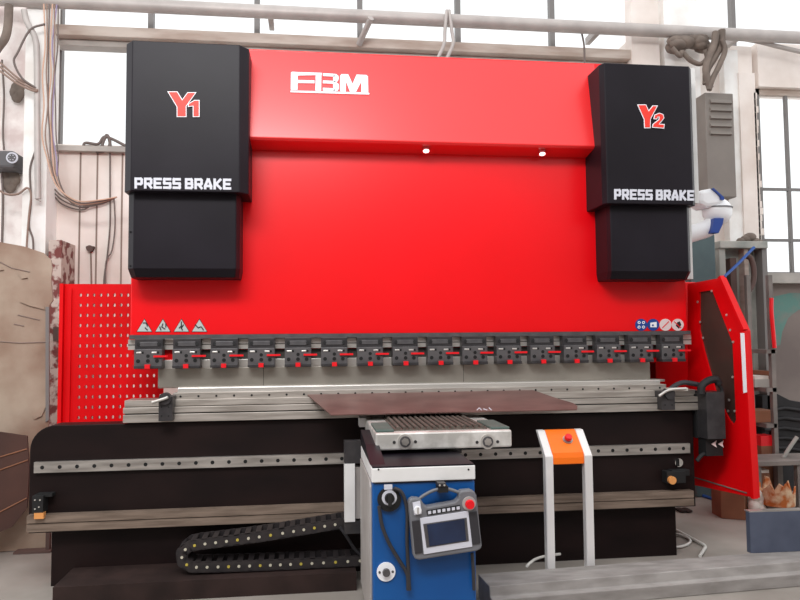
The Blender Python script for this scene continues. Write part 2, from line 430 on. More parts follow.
# --- 16 tool clamps
cx0, cx1 = X(148.5, 352, .04), X(672.5, 348, .04); zk = Z(400, 336.5, .04)
cw, ch = .142, .158
def make_clamp():
    t = MB(); u = lambda a, b, c, d, y0, y1, m: t.box((a, y0, -c), (b, y1, -d), m)
    u(-cw/2, cw/2, .002, .056, .045, .1, 'clamp_dark'); u(-.045, .045, .018, .042, .04, .05, 'clamp_mid')
    u(-cw/2, cw/2, .056, .142, .03, .1, 'clamp_mid'); u(-cw/2, cw/2, .142, ch, .022, .1, 'clamp_dark')
    for x in (-.052, .052): t.cyl((x, .046, -.03), (0, -1, 0), .009, .006, 'black_rubber')
    for x in (-.05, 0, .046): t.cyl((x, .031, -.118), (0, -1, 0), .010, .003, 'black_hole')
    t.cyl((0, .031, -.092), (0, -1, 0), .009, .003, 'black_hole')
    for x in (-.042, .036): u(x-.018, x+.008, .07, .078, .027, .031, 'bright_steel'); u(x+.010, x+.02, .068, .08, .028, .031, 'black_hole')
    body = t.build('tool_clamp', pbk, bevel=.0015)
    t = MB(); t.box((.03, .018, -.099), (.102, .028, -.089), 'red_plastic'); l = t.build('lever', body)
    t = MB(); t.box((-.013, .012, -.158), (.013, .03, -.136), 'red_plastic'); bt = t.build('release_button', body)
    return body, [l, bt]
for i in range(16):
    if i == 0: body, kids = make_clamp(); o = body
    else:
        o = body.copy(); COL.objects.link(o); o.parent = pbk
        for k in kids: c = k.copy(); COL.objects.link(c); c.parent = o
    w0 = Vector(pbk['_w']); f = i/15
    o.location = Vector((cx0+(cx1-cx0)*f, 0, zk)) - w0
for o in list(COL.objects):
    if o.name.startswith(('lever', 'release_button')): o.location = (0, 0, 0)
# --- warning triangles and round signs on the ram
rpl = YP(RY)
for i, px in enumerate((144.5, 163, 181.5, 199.5)):
    t = MB(); t.slab([(px-8, 332), (px, 318.5), (px+8, 332)], rpl, .002, 'ink', .002)
    t.slab([(px-7.3, 331.5), (px, 319.6), (px+7.3, 331.5)], rpl, .002, 'sign_grey', .0035)
    marks = [[[(-1,-8),(2,-8),(3,-5)],[(1,-3),(3,-1)]], [[(-3,-4),(-2,-1)],[(0,-7),(-1,-4),(2,-2)],[(3,-7),(3,-4)]], [[(0,-9),(0,-5),(-2,-3)],[(2,-6),(0,-3),(1,-1)]], [[(-4,-6),(-1,-3),(1,-4)],[(2,-4),(4,-1)]]][i]
    stroke_pix(t, marks, lambda u, v: (px+u, 331+v), 1.1, rpl, 'ink', .005)
    t.build('warning_triangle', ram)
def circ(cx, cy, r, n=24): return [(cx+r*math.cos(2*PI*k/n), cy+r*math.sin(2*PI*k/n)) for k in range(n)]
for i, px in enumerate((641, 653, 665.3, 677.5)):
    py = 324.8; t = MB()
    t.slab(circ(px, py, 6), rpl, .002, 'sign_blue' if i < 2 else 'sign_pink', .003)
    if i == 0:
        for dx, dy in ((-2.2, -2.3), (2.2, -2.3), (-2.2, 2.3), (2.2, 2.3)): t.slab(circ(px+dx, py+dy, 1.5, 12), rpl, .001, 'letter_white', .004); t.slab(circ(px+dx, py+dy, .7, 8), rpl, .001, 'sign_blue', .005)
    elif i == 1:
        t.slab([(px-3, py-2), (px+3.4, py-3), (px+3.4, py+2.4), (px-3, py+2.4)], rpl, .001, 'letter_white', .004); t.slab(circ(px-.5, py+.5, 1, 8), rpl, .001, 'sign_blue', .005)
    elif i == 2:
        stroke_pix(t, [[(-3, 3), (3, -3)]], lambda u, v: (px+u, py+v), .9, rpl, 'red_plastic', .004)
    else:
        t.slab([(px-.5, py-2.5), (px+2, py-3.5), (px+3.5, py), (px+1, py+4), (px-2, py+1)], rpl, .001, 'ink', .004); stroke_pix(t, [[(-3.5, -3), (3, 3)]], lambda u, v: (px+u, py+v), .8, rpl, 'red_plastic', .005)
    t.build('round_sign', ram)
# --- cylinder covers (hoods)
def hood(name, fl_, fr, ol, or_, y0, y1, Y, ch_, back, wedge=0, parent=pbk):
    ym = (y0+y1)/2; x = [X(ol, ym, Y+ch_), X(fl_, ym, Y), X(fr, ym, Y), X(or_, ym, Y+ch_)]
    z1, z0 = Z((fl_+fr)/2, y0, Y), Z((fl_+fr)/2, y1, Y)
    pts = [(x[0], back), (x[0], Y+ch_), (x[1], Y), (x[2], Y), (x[3], Y+ch_), (x[3], back)]
    t = MB()
    if wedge:
        n = 6; top = [(a, b, z1) for a, b in pts]; mid = [(a, b, z0+wedge) for a, b in pts]
        cxm = (x[1]+x[2])/2; bot = [(cxm+(a-cxm)*.97, b+(wedge*.8 if b < back else 0), z0) for a, b in pts]
        vs = top+mid+bot; fs = [tuple(range(6)), tuple(range(12, 18))]
        for r in (0, 6): fs += [(r+i, r+(i+1) % 6, r+6+(i+1) % 6, r+6+i) for i in range(6)]
        t.add(vs, fs, 'black_paint')
    else: t.prism([(a, b, z0) for a, b in pts], (0, 0, z1-z0), 'black_paint')
    return t.build(name, parent, bevel=.004), z0, z1
h1, hz0, hz1 = hood('cylinder_cover', 131.5, 239.5, 125.5, 249, 42.5, 191.5, HF, .05, .45)
hood('cylinder_sleeve', 133.5, 236, 128.2, 240, 192, 277, HL, .04, .4, wedge=.045)
h2, _, _ = hood('cylinder_cover', 606, 691, 600.5, 693, 64.5, 204, HF, .035, .45)
hood('cylinder_sleeve', 611, 688, 607, 690, 203, 279, HL, .04, .4, wedge=.045)
for py in (232, 266):
    t = MB(); p = P(130.5, py, HL+.02); t.cyl(p, (-1, -1, 0), .005, .004, 'black_hole', 10); t.build('screw', pbk)
# light side plate seen along the right hood
t = MB()
a, b = pb(691.5, 68, 697, 203, .05, .4); t.box(a, b, 'white_paint'); a, b = pb(686, 203, 692, 279, .08, .3); t.box(a, b, 'white_paint')
t.build('side_strip', pbk)
hp = YP(HF)
# lettering
def grow(poly, d):
    """polygon in pixels pushed outward by d with mitred corners"""
    ar = sum(p[0]*q_[1]-q_[0]*p[1] for p, q_ in zip(poly, poly[1:]+poly[:1])); sg_ = 1 if ar > 0 else -1; n = len(poly); out = []
    for i in range(n):
        p0, p1, p2 = (Vector(poly[i-1]), Vector(poly[i]), Vector(poly[(i+1) % n]))
        e1, e2 = (p1-p0).normalized(), (p2-p1).normalized()
        n1, n2 = Vector((e1.y, -e1.x))*sg_, Vector((e2.y, -e2.x))*sg_
        m_ = n1+n2; k = min(2/max(m_.dot(m_), .3), 2.2); v = p1 + m_*k*d; out.append((v.x, v.y))
    return out
def ymark(parent, polys, sc_, ox, oy):
    t = MB()
    for i, pl_ in enumerate(polys):
        pl_ = [(u/sc_+ox, v/sc_+oy) for u, v in pl_]
        t.slab(pl_, hp, .002, 'letter_white', .003+i*.004); t.slab(grow(pl_, -.8), hp, .002, 'letter_red', .005+i*.004)
    t.build('axis_lettering', parent)
ymark(h1, [[(237,58),(288,58),(312,97),(338,62),(383,62),(333,132),(333,186),(284,186),(284,136)], [(340,137),(342,120),(373,102),(399,102),(399,187),(365,187),(365,134)]], 5, 120, 80)
ymark(h2, [[(177,70),(220,70),(233,98),(251,75),(277,75),(242,142),(242,184),(211,184),(209,142)], [(253,141),(259,120),(282,111),(301,118),(306,137),(284,164),(308,165),(305,187),(247,182),(250,165),(279,142),(279,133),(274,134),(271,143)]], 4.8, 600, 90)
t = MB(); text_pix(t, 'PRESS BRAKE', 134.6, 188.6, 232.5, 189.8, 11, 2.5, hp, 'letter_silver', .003, .3); t.build('name_lettering', h1)
t = MB(); text_pix(t, 'PRESS BRAKE', 614, 199.6, 695.0, 200.8, 10.5, 2.3, hp, 'letter_silver', .003, .3); t.build('name_lettering', h2)
# --- lower beam (table)
BX0, BX1 = X(29.5, 470, 0), X(694, 450, 0); zb1, zb0 = Z(360, 418.5, 0), Z(360, 520, 0)
SX0, SX1 = X(51.5, 550, .03), X(676, 530, .03)
t = MB(); r = .12; pts = [(BX1, 0, zb0), (BX1, 0, zb1), ]
pts += [(BX0+r-r*math.sin(a), 0, zb1-r+r*math.cos(a)) for a in [PI/2*k/8 for k in range(9)]] + [(BX0, 0, zb0)]
t.prism(pts, (0, .14, 0), 'beam_black'); beam = t.build('table_beam', pbk, bevel=.003)
t = MB(); t.box((SX0, .03, 0), (SX1, .12, zb0+.01), 'beam_black'); t.build('skirt', pbk)
# guide rail with bolt holes
t = MB(); zg = Z(360, 458, -.02); gx0, gx1 = X(34, 466, -.02), X(690, 451, -.02)
t.box((gx0, -.022, zg-.027), (gx1, 0, zg+.027), 'steel')
n = 42
for i in range(n):
    x = gx0+.04+(gx1-gx0-.08)*i/(n-1); t.cyl((x, -.0225, zg), (0, 1, 0), .010, .002, 'black_hole', 12, smooth=False)
t.build('guide_rail', pbk)
# worn flat bar
t = MB(); zz1, zz0 = Z(360, 503.5, -.05), Z(360, 519, -.05); bx0, bx1 = X(26.5, 523, -.05), X(694, 498, -.05)
zm = (zz0+zz1)/2
t.prism([(bx0, -.05, zz0), (bx0, -.05, zm-.003), (bx0, -.035, zm), (bx0, -.05, zm+.003), (bx0, -.05, zz1), (bx0, 0, zz1), (bx0, 0, zz0)], (bx1-bx0, 0, 0), 'bar_worn')
t.build('support_bar', pbk)
# small stops: left box with orange tape, right box with orange plug, chrome lock
t = MB(); a, b = pb(32, 496, 43, 513, -.07, .07); t.box(a, b, 'black_rubber'); a, b = pb(36, 494, 52, 497, -.05, .05); t.box(a, b, 'black_rubber')
for px, py in ((35, 500), (39, 507), (35, 509), (40, 500)): t.cyl(P(px, py, -.071), (0, -1, 0), .004, .003, 'bright_steel', 8)
sb = t.build('limit_switch', pbk); t = MB(); a, b = pb(34, 513, 43.5, 519, -.072, .03); t.box(a, b, 'tape_orange'); tag(t.build('tape', sb), 'orange tape')
t = MB(); a, b = pb(667, 471.5, 686, 483.5, -.06, .06); t.box(a, b, 'black_rubber'); a, b = pb(672, 470, 690, 476, -.05, .05); t.box(a, b, 'black_rubber'); sb = t.build('limit_switch', pbk, bevel=.003)
t = MB(); t.cyl(P(671, 479.8, -.06), (0, -1, 0), .022, .02, 'tape_orange'); tag(t.build('plug', sb), 'round orange plug')
t = MB(); t.cyl(P(678, 462.3, 0), (0, -1, 0), .024, .012, 'chrome'); t.box(P(677.2, 459, -.02), P(678.8, 466, -.012), 'black_hole'); t.build('lock', pbk)
# table rails with grooves
def rail(px0, px1, ys, name):
    t = MB(); x0, x1 = px0, px1
    for i, (ya, yb, Y) in enumerate(ys):
        t.box((x0, Y, Z(400, yb, Y)), (x1, .14, Z(400, ya, Y)), 'steel_rail')
    t.box((x0, .004, Z(400, ys[-1][1], -.03)+.004), (x1, .13, Z(400, ys[0][0], -.01)-.004), 'steel_groove')
    return t
R1 = [(395.5, 401.5, -.004), (402.5, 408, -.03), (409.2, 416.8, -.03)]
rx0, rx1 = X(122.5, 408, -.04), X(701, 400, -.04)
t = rail(rx0, rx1, R1, 'x'); t.build('front_rail', pbk, bevel=.0015)
t = MB(); dx0, dx1 = X(172, 392, .0), X(668, 386, .0)
t.box((dx0, .02, Z(400, 396, .02)), (dx1, .3, Z(400, 389, .02)), 'steel_rail')
t.box((dx0+.02, .05, Z(400, 389, .05)), (dx1-.02, .28, Z(400, 384.5, .05)), 'bright_steel')
for i in range(30):
    x = dx0+.04+(dx1-dx0-.08)*i/29; t.cyl((x, .0205, Z(400, 392.5, .02)), (0, -1, 0), .006, .002, 'black_hole', 8)
t.build('die_holder', pbk, bevel=.002)
t = MB(); t.box((X(178, 387, .1), .09, Z(400, 386, .1)), (X(664, 380, .1), .2, Z(400, 383.5, .1)), 'steel'); t.build('die', pbk, bevel=.002)
# rail clamps with levers
for (a0, a1, yy0, yy1, lv) in ((158.5, 172.5, 396.5, 421, [(152, 402.5), (165, 398.5), (168, 397)]), (662, 675, 391.5, 410, [(659, 396), (669, 390), (686, 388.5)])):
    t = MB(); a, b = pb(a0, yy0, a1, yy1, -.085, .1); t.box(a, b, 'clamp_dark'); c = P((a0+a1)/2, yy0+2, -.08); t.cyl(c+Vector((0, -.02, 0)), (0, 1, 0), .03, .04, 'clamp_dark')
    for k in range(4): t.cyl(P(a0+3+(k % 2)*7, yy1-5-(k//2)*9, -.086), (0, -1, 0), .004, .002, 'black_hole', 8)
    o = t.build('rail_clamp', pbk, bevel=.003)
    t = MB(); t.tube(pcurve(lv, -.11, 4), .008, 'bright_steel'); t.build('lever', o).location = (0, 0, 0)
# right end: safety box with handle and dangling connectors
t = MB(); a, b = pb(696, 394, 709, 438, -.02, .1); t.box(a, b, 'black_rubber'); a, b = pb(707, 392, 725, 439, -.12, .12); t.box(a, b, 'clamp_dark')
t.tube(pcurve([(701, 394), (702, 386), (708, 381), (716, 379.5), (719, 384)], -.1), .022, 'black_rubber')
t.tube(pcurve([(668, 391), (676, 385), (684, 382.5), (695, 384), (702, 386)], -.06), .014, 'grip')
t.tube(pcurve([(719, 384), (722, 390), (720, 396)], -.1), .012, 'black_rubber')
a, b = pb(706, 439, 723, 456, -.08, .08); t.box(a, b, 'black_rubber'); t.tube(pcurve([(709, 452), (702, 455), (697, 461)], -.06), .012, 'black_rubber')
gb = t.build('laser_guard_box', pbk, bevel=.004)
t = MB(); gp = YP(-.085)
for cxp in (714, 721): t.slab([(cxp-3, 444), (cxp+2.4, 440.5), (cxp+1.2, 443.8), (cxp+2.4, 447.5)], gp, .003, 'sign_pink', .004)
t.build('label', gb)
t = MB(); a, b = pb(668, 388, 688, 391, -.1, .03); t.box(a, b, 'paper_white'); t.build('measuring_pointer', pbk)
# red body behind: side frames, seen left and right of the table
t = MB(); t.box((X(655, 400, .35), .33, Z(690, 484, .33)), (X(699, 380, .33), .45, Z(690, 282, .33)), 'red_paint'); t.box((X(655, 400, .35), .45, Z(690, 484, .33)), (X(699, 380, .33), 1.3, Z(690, 282, .33)), 'red_paint')
t.build('side_frame', pbk, bevel=.005)
t = MB(); t.box((X(190, 400, .33), .33, .02), (X(225, 380, .33), 1.3, zr1), 'red_paint'); t.build('side_frame', pbk)
t = MB(); t.box((X(225, 400, .33), .5, zb0), (X(655, 380, .33), .56, zr1), 'beam_black'); t.build('rear_plate', pbk)
# --- perforated left guard
GY = .45
gx0, gx1 = X(62.5, 350, GY), X(164, 350, GY); gz1, gz0 = Z(100, 284, GY), Z(100, 421, GY)-.1
t = MB(); nx, nz = 13, 17; mx0, mx1 = gx0+.075, gx1; mz1 = gz1-.035; ph = .0655
ph = 9.7*4.25/700; pw = (mx1-mx0)/nx
for i in range(nx):
    for j in range(nz):
        cx_, cz_ = mx0+pw*(i+.5), mz1-ph*(j+.5)
        oc = [(cx_-pw/2, cz_-ph/2), (cx_, cz_-ph/2), (cx_+pw/2, cz_-ph/2), (cx_+pw/2, cz_), (cx_+pw/2, cz_+ph/2), (cx_, cz_+ph/2), (cx_-pw/2, cz_+ph/2), (cx_-pw/2, cz_)]
        ic = []
        for k, (ux, uz) in enumerate(((-.8, -1), (0, -1.2), (.8, -.8), (1, 0), (.7, 1), (0, 1.2), (-.8, .8), (-1, 0))): ic.append((cx_+ux*.0075, cz_+uz*.0085))
        vs = [(a_, GY, b_) for a_, b_ in oc] + [(a_, GY, b_) for a_, b_ in ic] + [(a_, GY+.02, b_) for a_, b_ in ic]
        fs = [(k, (k+1) % 8, 8+(k+1) % 8, 8+k) for k in range(8)] + [(8+k, 8+(k+1) % 8, 16+(k+1) % 8, 16+k) for k in range(8)]
        t.add(vs, fs, 'red_guard')
zb_ = mz1-ph*nz
t.box((gx0, GY-.0, zb_-.3), (mx0, GY+.02, gz1), 'red_guard'); t.box((mx0, GY, mz1), (gx1, GY+.02, gz1), 'red_guard'); t.box((mx0, GY, zb_-.3), (gx1, GY+.02, zb_), 'red_guard')
t.box((gx0+.028, GY-.012, zb_-.3), (gx0+.048, GY, gz1-.03), 'red_guard'); t.box((gx0-.012, GY-.03, zb_-.3), (gx0+.008, GY+.02, gz1), 'red_guard')
t.build('perforated_guard', pbk)
# --- right swing guard
A = P(690, 400, .3); B = P(754, 400, -.22); nrm = Vector((0, 0, 1)).cross(B-A).normalized()
gpl = Plane(A, nrm)
out = [(687.5, 284), (722, 277.5), (746, 331), (755.5, 498), (694, 485), (688, 420)]
hole = [(699, 292), (712, 290), (732.5, 343), (735.5, 410), (736, 420), (733.5, 425), (729, 420), (716, 395), (704, 352), (699, 330)]
t = MB(); po = [gpl.at(*p) for p in out]; ph_ = [gpl.at(*p) for p in hole]
# ring between outline and window by fan pairing
import bmesh
def ring_slab(mb, outer, inner, th, m, nvec):
    from mathutils.geometry import tessellate_polygon
    # project to 2D, use tessellate with hole
    tri = tessellate_polygon([outer, inner]); allp = outer+inner; off = -nvec*th
    mb.add([Vector(p) for p in allp]+[Vector(p)+off for p in allp], [tuple(x) for x in tri]+[tuple(i+len(allp) for i in x) for x in tri], m)
    for loop in (outer, inner):
        n = len(loop); mb.add([Vector(p) for p in loop]+[Vector(p)+off for p in loop], [(i, (i+1) % n, n+(i+1) % n, n+i) for i in range(n)], m)
ring_slab(t, po, ph_, .03, 'red_guard', gpl.n)
rim = [(722, 277.5), (746, 331), (755.5, 498)]
rb = MB()
q0 = [gpl.at(*p) for p in rim]
for a_, b_ in zip(q0, q0[1:]):
    d = (b_-a_).normalized(); side = gpl.n*.05
    t.prism([a_, b_, b_ + d.cross(gpl.n)*-.02, a_ + d.cross(gpl.n)*-.02], gpl.n*.03, 'red_guard')
# pressed ridge near bottom and hinge rib
e1, e2 = gpl.at(694, 477), gpl.at(747, 493)
t.tube([e1+gpl.n*.003, e2+gpl.n*.003], .004, 'rack_metal')
sg = t.build('swing_guard', pbk)
t = MB(); t.prism([p - gpl.n*.012 for p in ph_], -gpl.n*.006, 'smoked')
tag(t.build('viewing_window', sg), 'smoked dark window of the guard')
for px, py in ((698, 302), (700.5, 322), (703.5, 338), (727, 315), (730.5, 330), (733.5, 342), (733, 377), (729.5, 400), (735, 411), (728.5, 411), (712, 291)):
    t = MB(); t.cyl(gpl.at(px, py)+gpl.n*.001, gpl.n, .007, .004, 'bright_steel', 10); t.build('bolt', sg)
t = MB(); t.slab([(745.5, 333), (749, 333), (751.8, 392), (748.6, 393)], gpl, .004, 'letter_white', .035); t.build('reflective_strip', sg)

# ================================================================== SHEET METAL on the die, sloping to the support
bl, br = P(306, 387.0, .13), P(520, 383.0, .13); f0 = P(331, 414.5, -.25); f1 = P(578, 409.5, -.12)
b2 = P(552, 392, .05)
spl = Plane(bl, (br-bl).cross(f0-bl))
pix = [(305.5, 388), (518, 383.8), (533, 390), (556, 398), (573, 403), (577.5, 406), (577, 409.3), (331, 414.6), (305.5, 393)]
t = MB(); t.slab(pix, spl, .006, 'sheet_rust')
stroke_pix(t, [[(0, 0), (2, -2), (4, 0)], [(6, -1), (9, 0)], [(11, -2), (13, 0)]], lambda u, v: (477+u*1.1, 410+v), .7, spl, 'letter_silver', .001, .001)
tag(t.build('sheet_metal'), 'thin dark reddish brown steel sheet lying on the press table above the support arm', 'metal sheet')

# ================================================================== SUPPORT ARM (pad) 
PY = -.72
a, b = pb(375.5, 431.5, 512, 449, PY, .62); sa = thing('sheet_support_arm', (a[0]+.3, PY+.3, a[2]), 'silver support arm with ribbed top and two round bolts above the blue cabinet', 'support arm')
t = MB(); t.box(a, b, 'alu_scratched')
o = t.build('arm_body', sa, bevel=.008)
t = MB(); t.box((a[0]+.09, PY+.05, b[2]), (b[0]-.1, PY+.6, b[2]+.006), 'ball_dark')
nn = 15
for i in range(nn):
    x = a[0]+.11+(b[0]-a[0]-.23)*i/(nn-1); t.tube([(x, PY+.06, b[2]+.01), (x, PY+.59, b[2]+.01)], .0085, 'ball_dark', 8)
t.build('brush_top', sa)
for s0, s1 in ((a[0]+.004, a[0]+.085), (b[0]-.09, b[0]-.004)):
    t = MB(); t.box((s0, PY+.02, b[2]), (s1, PY+.3, b[2]+.012), 'green_rubber'); t.build('edge_pad', sa, bevel=.004)
for px in (405, 487.5):
    c = P(px, 441.5, PY); t = MB(); t.cyl(c, (0, -1, 0), .033, .006, 'bright_steel', 24); t.cyl(c+Vector((0, -.006, 0)), (0, -1, 0), .024, .004, 'clamp_mid', 24)
    t.cyl(c+Vector((0, -.009, 0)), (0, -1, 0), .017, .005, 'steel', 6, smooth=False)
    for dx in (-.048, .046): t.cyl(c+Vector((dx, 0, -.002)), (0, -1, 0), .007, .003, 'clamp_dark', 10)
    t.build('bolt', sa)
t = MB(); t.box((a[0]-.03, -.12, a[2]+.03), (a[0]+.03, -.02, b[2]), 'white_paint'); t.box((a[0]+.03, -.11, a[2]-.12), (b[0]-.1, -.023, b[2]-.02), 'clamp_dark'); t.box((a[0]+.1, -.3, a[2]-.05), (b[0]-.2, -.1, a[2]), 'clamp_dark')
t.build('rail_bracket', sa)

# ================================================================== CONTROL CABINET
CY = -1.0
ca, cb = pb(372.5, 482, 475, 583, CY, .62); cx0_, cx1_ = X(372.5, 500, CY), X(475, 500, CY)
cz1 = Z(424, 482, CY); ct = Z(424, 466.5, CY)
cab = thing('control_cabinet', ((cx0_+cx1_)/2, CY+.3, 0), 'blue control cabinet with white top band standing in front of the press brake', 'control cabinet')
t = MB(); t.box((cx0_, CY, .06), (cx1_, CY+.62, cz1), 'blue_paint'); t.build('body', cab, bevel=.006)
t = MB(); t.box((cx0_-.004, CY-.012, cz1+.006), (cx1_, CY+.6, ct), 'white_paint'); t.box((cx0_+.01, CY-.006, cz1), (cx1_-.01, CY+.6, cz1+.006), 'clamp_dark')
o = t.build('top_band', cab, bevel=.003)
for px in (378.5, 468.5): t = MB(); t.cyl(P(px, 469.5, CY-.012), (0, -1, 0), .004, .002, 'black_hole', 8); t.build('screw', o)
t = MB(); t.box((cx0_, CY-.006, ct), (cx1_-.004, CY+.6, ct+.006), 'black_paint')
t.prism([(cx0_-.005, CY+.04, ct+.006), (cx0_-.005, CY+.6, ct+.006), (cx0_-.005, CY+.6, ct+.075), (cx0_-.005, CY+.3, ct+.05)], (.06, 0, 0), 'black_paint'); t.build('lid', cab)
t = MB(); y0, y1 = CY+.035, CY+.6; z0, z1 = .09, cz1; r = .05
poly = [(y0, z0+r), (y0+r, z0), (y1, z0), (y1, z1), (y0+r*.4, z1), (y0, z1-r*.4)]
t.prism([(cx0_-.008, yy, zz) for yy, zz in poly], (.008, 0, 0), 'side_grey'); t.build('side_panel', cab, bevel=.002)
t = MB()
for x in (cx0_+.05, cx1_-.05):
    for yy in (CY+.07, CY+.55): t.cyl((x-.015, yy, .03), (1, 0, 0), .03, .03, 'black_rubber', 16)
    t.box((x-.02, CY+.05, .03), (x+.02, CY+.57, .06), 'clamp_dark')
t.build('caster_frame', cab)
# main switch
c = P(389, 499, CY); t = MB(); t.cyl(c, (0, -1, 0), .047, .012, 'black_rubber', 28); t.cyl(c+Vector((0, -.012, .008)), (0, -1, 0), .030, .002, 'letter_silver', 24); t.cyl(c+Vector((0, -.014, .008)), (0, -1, 0), .019, .02, 'black_rubber', 20)
t.box(c+Vector((-.007, -.045, -.02)), c+Vector((.007, -.03, .03)), 'black_rubber')
t.box(c+Vector((-.02, -.002, .04)), c+Vector((.012, -.016, .058)), 'letter_silver')
t.build('main_switch', cab)
c = P(386, 571.5, CY); t = MB(); t.cyl(c, (0, -1, 0), .037, .006, 'letter_white', 24); t.cyl(c+Vector((0, -.006, 0)), (0, -1, 0), .015, .015, 'clamp_mid', 16)
for dx in (-.026, .026): t.cyl(c+Vector((dx, -.006, 0)), (0, -1, 0), .005, .002, 'clamp_mid', 8)
t.build('socket', cab)
for pts in ([(379, 506), (382, 525), (389, 543), (399, 560), (407, 574)], [(394, 488), (402, 493), (407, 510), (407, 540), (408.5, 574)]):
    t = MB(); t.tube(pcurve(pts+[(pts[-1][0]+1, 590)], CY-.02), .0075, 'grip', 10); t.build('cable', cab)
t = MB(); t.tube(pcurve([(472, 553), (473, 565), (474, 590)], CY-.02), .007, 'grip', 10); t.build('cable', cab)
t = MB(); a, b = pb(344.5, 464, 355, 522, -.32, .06); t.box(a, b, 'white_paint'); t.box((a[0], a[1]+.01, b[2]), (b[0]+.03, b[1], b[2]+.11), 'clamp_dark'); t.box((b[0], a[1]+.02, a[2]+.01), (b[0]+.06, b[1], b[2]-.02), 'side_grey')
t.box((a[0], a[1]+.01, a[2]-.06), (b[0]+.05, b[1]+.02, a[2]), 'clamp_dark')
t.build('mounting_post', cab)
# ---- pendant
zq = lambda u, v: (400+u/6, 470+v/6)
pY = CY-.06; pp = YP(pY)
pc = pp.at(*zq(270, 500))
pen = thing('control_pendant', (pc.x, pY+.02, pc.z-.03), 'grey tilted touchscreen control panel with red emergency button hanging on the blue cabinet', 'control panel')
outl = [(52,200),(58,180),(78,170),(112,172),(128,182),(150,214),(165,222),(330,192),(352,172),(356,140),(366,126),(425,121),(448,132),(460,155),(492,455),(486,475),(462,487),(118,541),(92,536),(80,515)]
t = MB(); t.slab([zq(*p) for p in outl], pp, .045, 'pendant_grey'); body = t.build('housing', pen, bevel=.006)
t = MB(); t.slab([zq(*p) for p in [(120,289),(408,244),(433,459),(143,505)]], pp, .006, 'letter_silver', .004); t.slab([zq(*p) for p in [(138,322),(398,284),(412,424),(158,464)]], pp, .004, 'clamp_mid', .006); bz = t.build('bezel', pen, bevel=.001)
t = MB(); t.slab([zq(*p) for p in [(160,326),(384,291),(394,419),(176,455)]], pp, .003, 'screen', .008); t.build('display', bz)
for g in ([(70,306),(116,298),(136,494),(90,502)], [(414,254),(461,246),(483,438),(436,447)]):
    t = MB(); t.slab([zq(*p) for p in g], pp, .006, 'grip', .005); t.build('grip_pad', pen, bevel=.002)
t = MB(); t.slab([zq(*p) for p in [(158,242),(358,208),(363,238),(163,272)]], pp, .004, 'black_rubber', .003); ks = t.build('key_strip', pen)
for i in range(7):
    u, v = 176+i*28.5, 253-i*4.6; t = MB(); t.slab([zq(u-9, v-6), zq(u+9, v-9), zq(u+10, v+8), zq(u-8, v+11)], pp, .004, 'letter_silver', .006)
    t.build('key', ks)
c = pp.at(*zq(413, 200)); t = MB(); t.cyl(c, (0, -1, 0), .027, .006, 'side_grey', 24); eb = t.build('emergency_base', pen)
t = MB(); t.cyl(c+Vector((0, -.006, 0)), (0, -1, 0), .010, .012, 'red_plastic', 20); t.cyl(c+Vector((0, -.018, 0)), (0, -1, 0), .019, .012, 'red_plastic', 24, r2=.016); t.build('emergency_button', eb)
t = MB(); t.slab([zq(75,195),(zq(120,185)),zq(130,262),zq(85,270)], pp, .004, 'letter_silver', .003); c = pp.at(*zq(104, 238)); t.cyl(c+Vector((0, -.003, 0)), (0, -1, 0), .0145, .012, 'robot_white', 20); t.box(c+Vector((-.003, -.018, -.012)), c+Vector((.003, -.014, .012)), 'side_grey'); t.build('key_switch', pen)
t = MB(); t.tube(curve([pp.at(*zq(u, v))+Vector((0, .02, 0)) for u, v in ((120, 180), (150, 158), (200, 132), (250, 120), (300, 122), (350, 138), (372, 150))]), .0065, 'pendant_grey', 10); hd = t.build('handle', pen)
t = MB(); a, b = pb(*zq(228, 80), *zq(276, 100), pY, .065); t.box(a, b, 'clamp_dark'); a, b = pb(*zq(230, 100), *zq(290, 136), pY+.005, .06); t.box(a, b, 'black_rubber')
for u in (238, 266): t.cyl(pp.at(*zq(u, 91)), (0, -1, 0), .004, .003, 'bright_steel', 8)
t.build('hook', pen)

# ================================================================== EMERGENCY STOP STAND
SY = -.36
es = thing('emergency_stop_stand', (X(568, 560, SY), SY+.05, 0), 'orange topped emergency stop stand with two pale metal legs', 'emergency stop stand')
zk_ = Z(568, 456, SY); ztp = Z(568, 429.5, SY+.12)
xs = (X(546.5, 510, SY), X(554.5, 510, SY), X(586, 510, SY), X(594, 510, SY))
prof = lambda x: [(x, SY, .02), (x, SY, zk_), (x, SY+.12, ztp), (x, SY+.155, ztp), (x, SY+.045, zk_), (x, SY+.045, .02)]
for s in (0, 2):
    t = MB(); t.prism(prof(xs[s]), (xs[s+1]-xs[s], 0, 0), 'alu'); t.build('upright', es, bevel=.005)
zo = Z(568, 464.5, SY)
t = MB(); t.prism([(xs[1], SY+.006, zo), (xs[1], SY+.006, zk_-.01), (xs[1], SY+.012, zk_+.015), (xs[1], SY+.126, ztp), (xs[1], SY+.145, ztp), (xs[1], SY+.035, zk_), (xs[1], SY+.035, zo)], (xs[2]-xs[1], 0, 0), 'orange')
o = t.build('head', es, bevel=.004)
epl = Plane((0, SY+.012, zk_+.015), Vector((1, 0, 0)).cross(Vector((0, .114, ztp-zk_-.015))))
c = epl.at(567.5, 440); t = MB(); t.cyl(c, epl.n, .026, .006, 'steel', 24); t.build('button_ring', o)
t = MB(); t.cyl(c+epl.n*.006, epl.n, .012, .012, 'red_plastic', 20); t.cyl(c+epl.n*.016, epl.n, .02, .014, 'red_plastic', 20, r2=.017); t.build('emergency_button', o)
t = MB(); t.box((xs[0]-.01, SY-.06, 0), (xs[3]+.01, SY+.16, .02), 'white_paint'); t.box((xs[1]+.003, SY-.02, .02), (xs[2]-.003, SY+.04, .05), 'white_paint')
t.build('base_plate', es, bevel=.004)

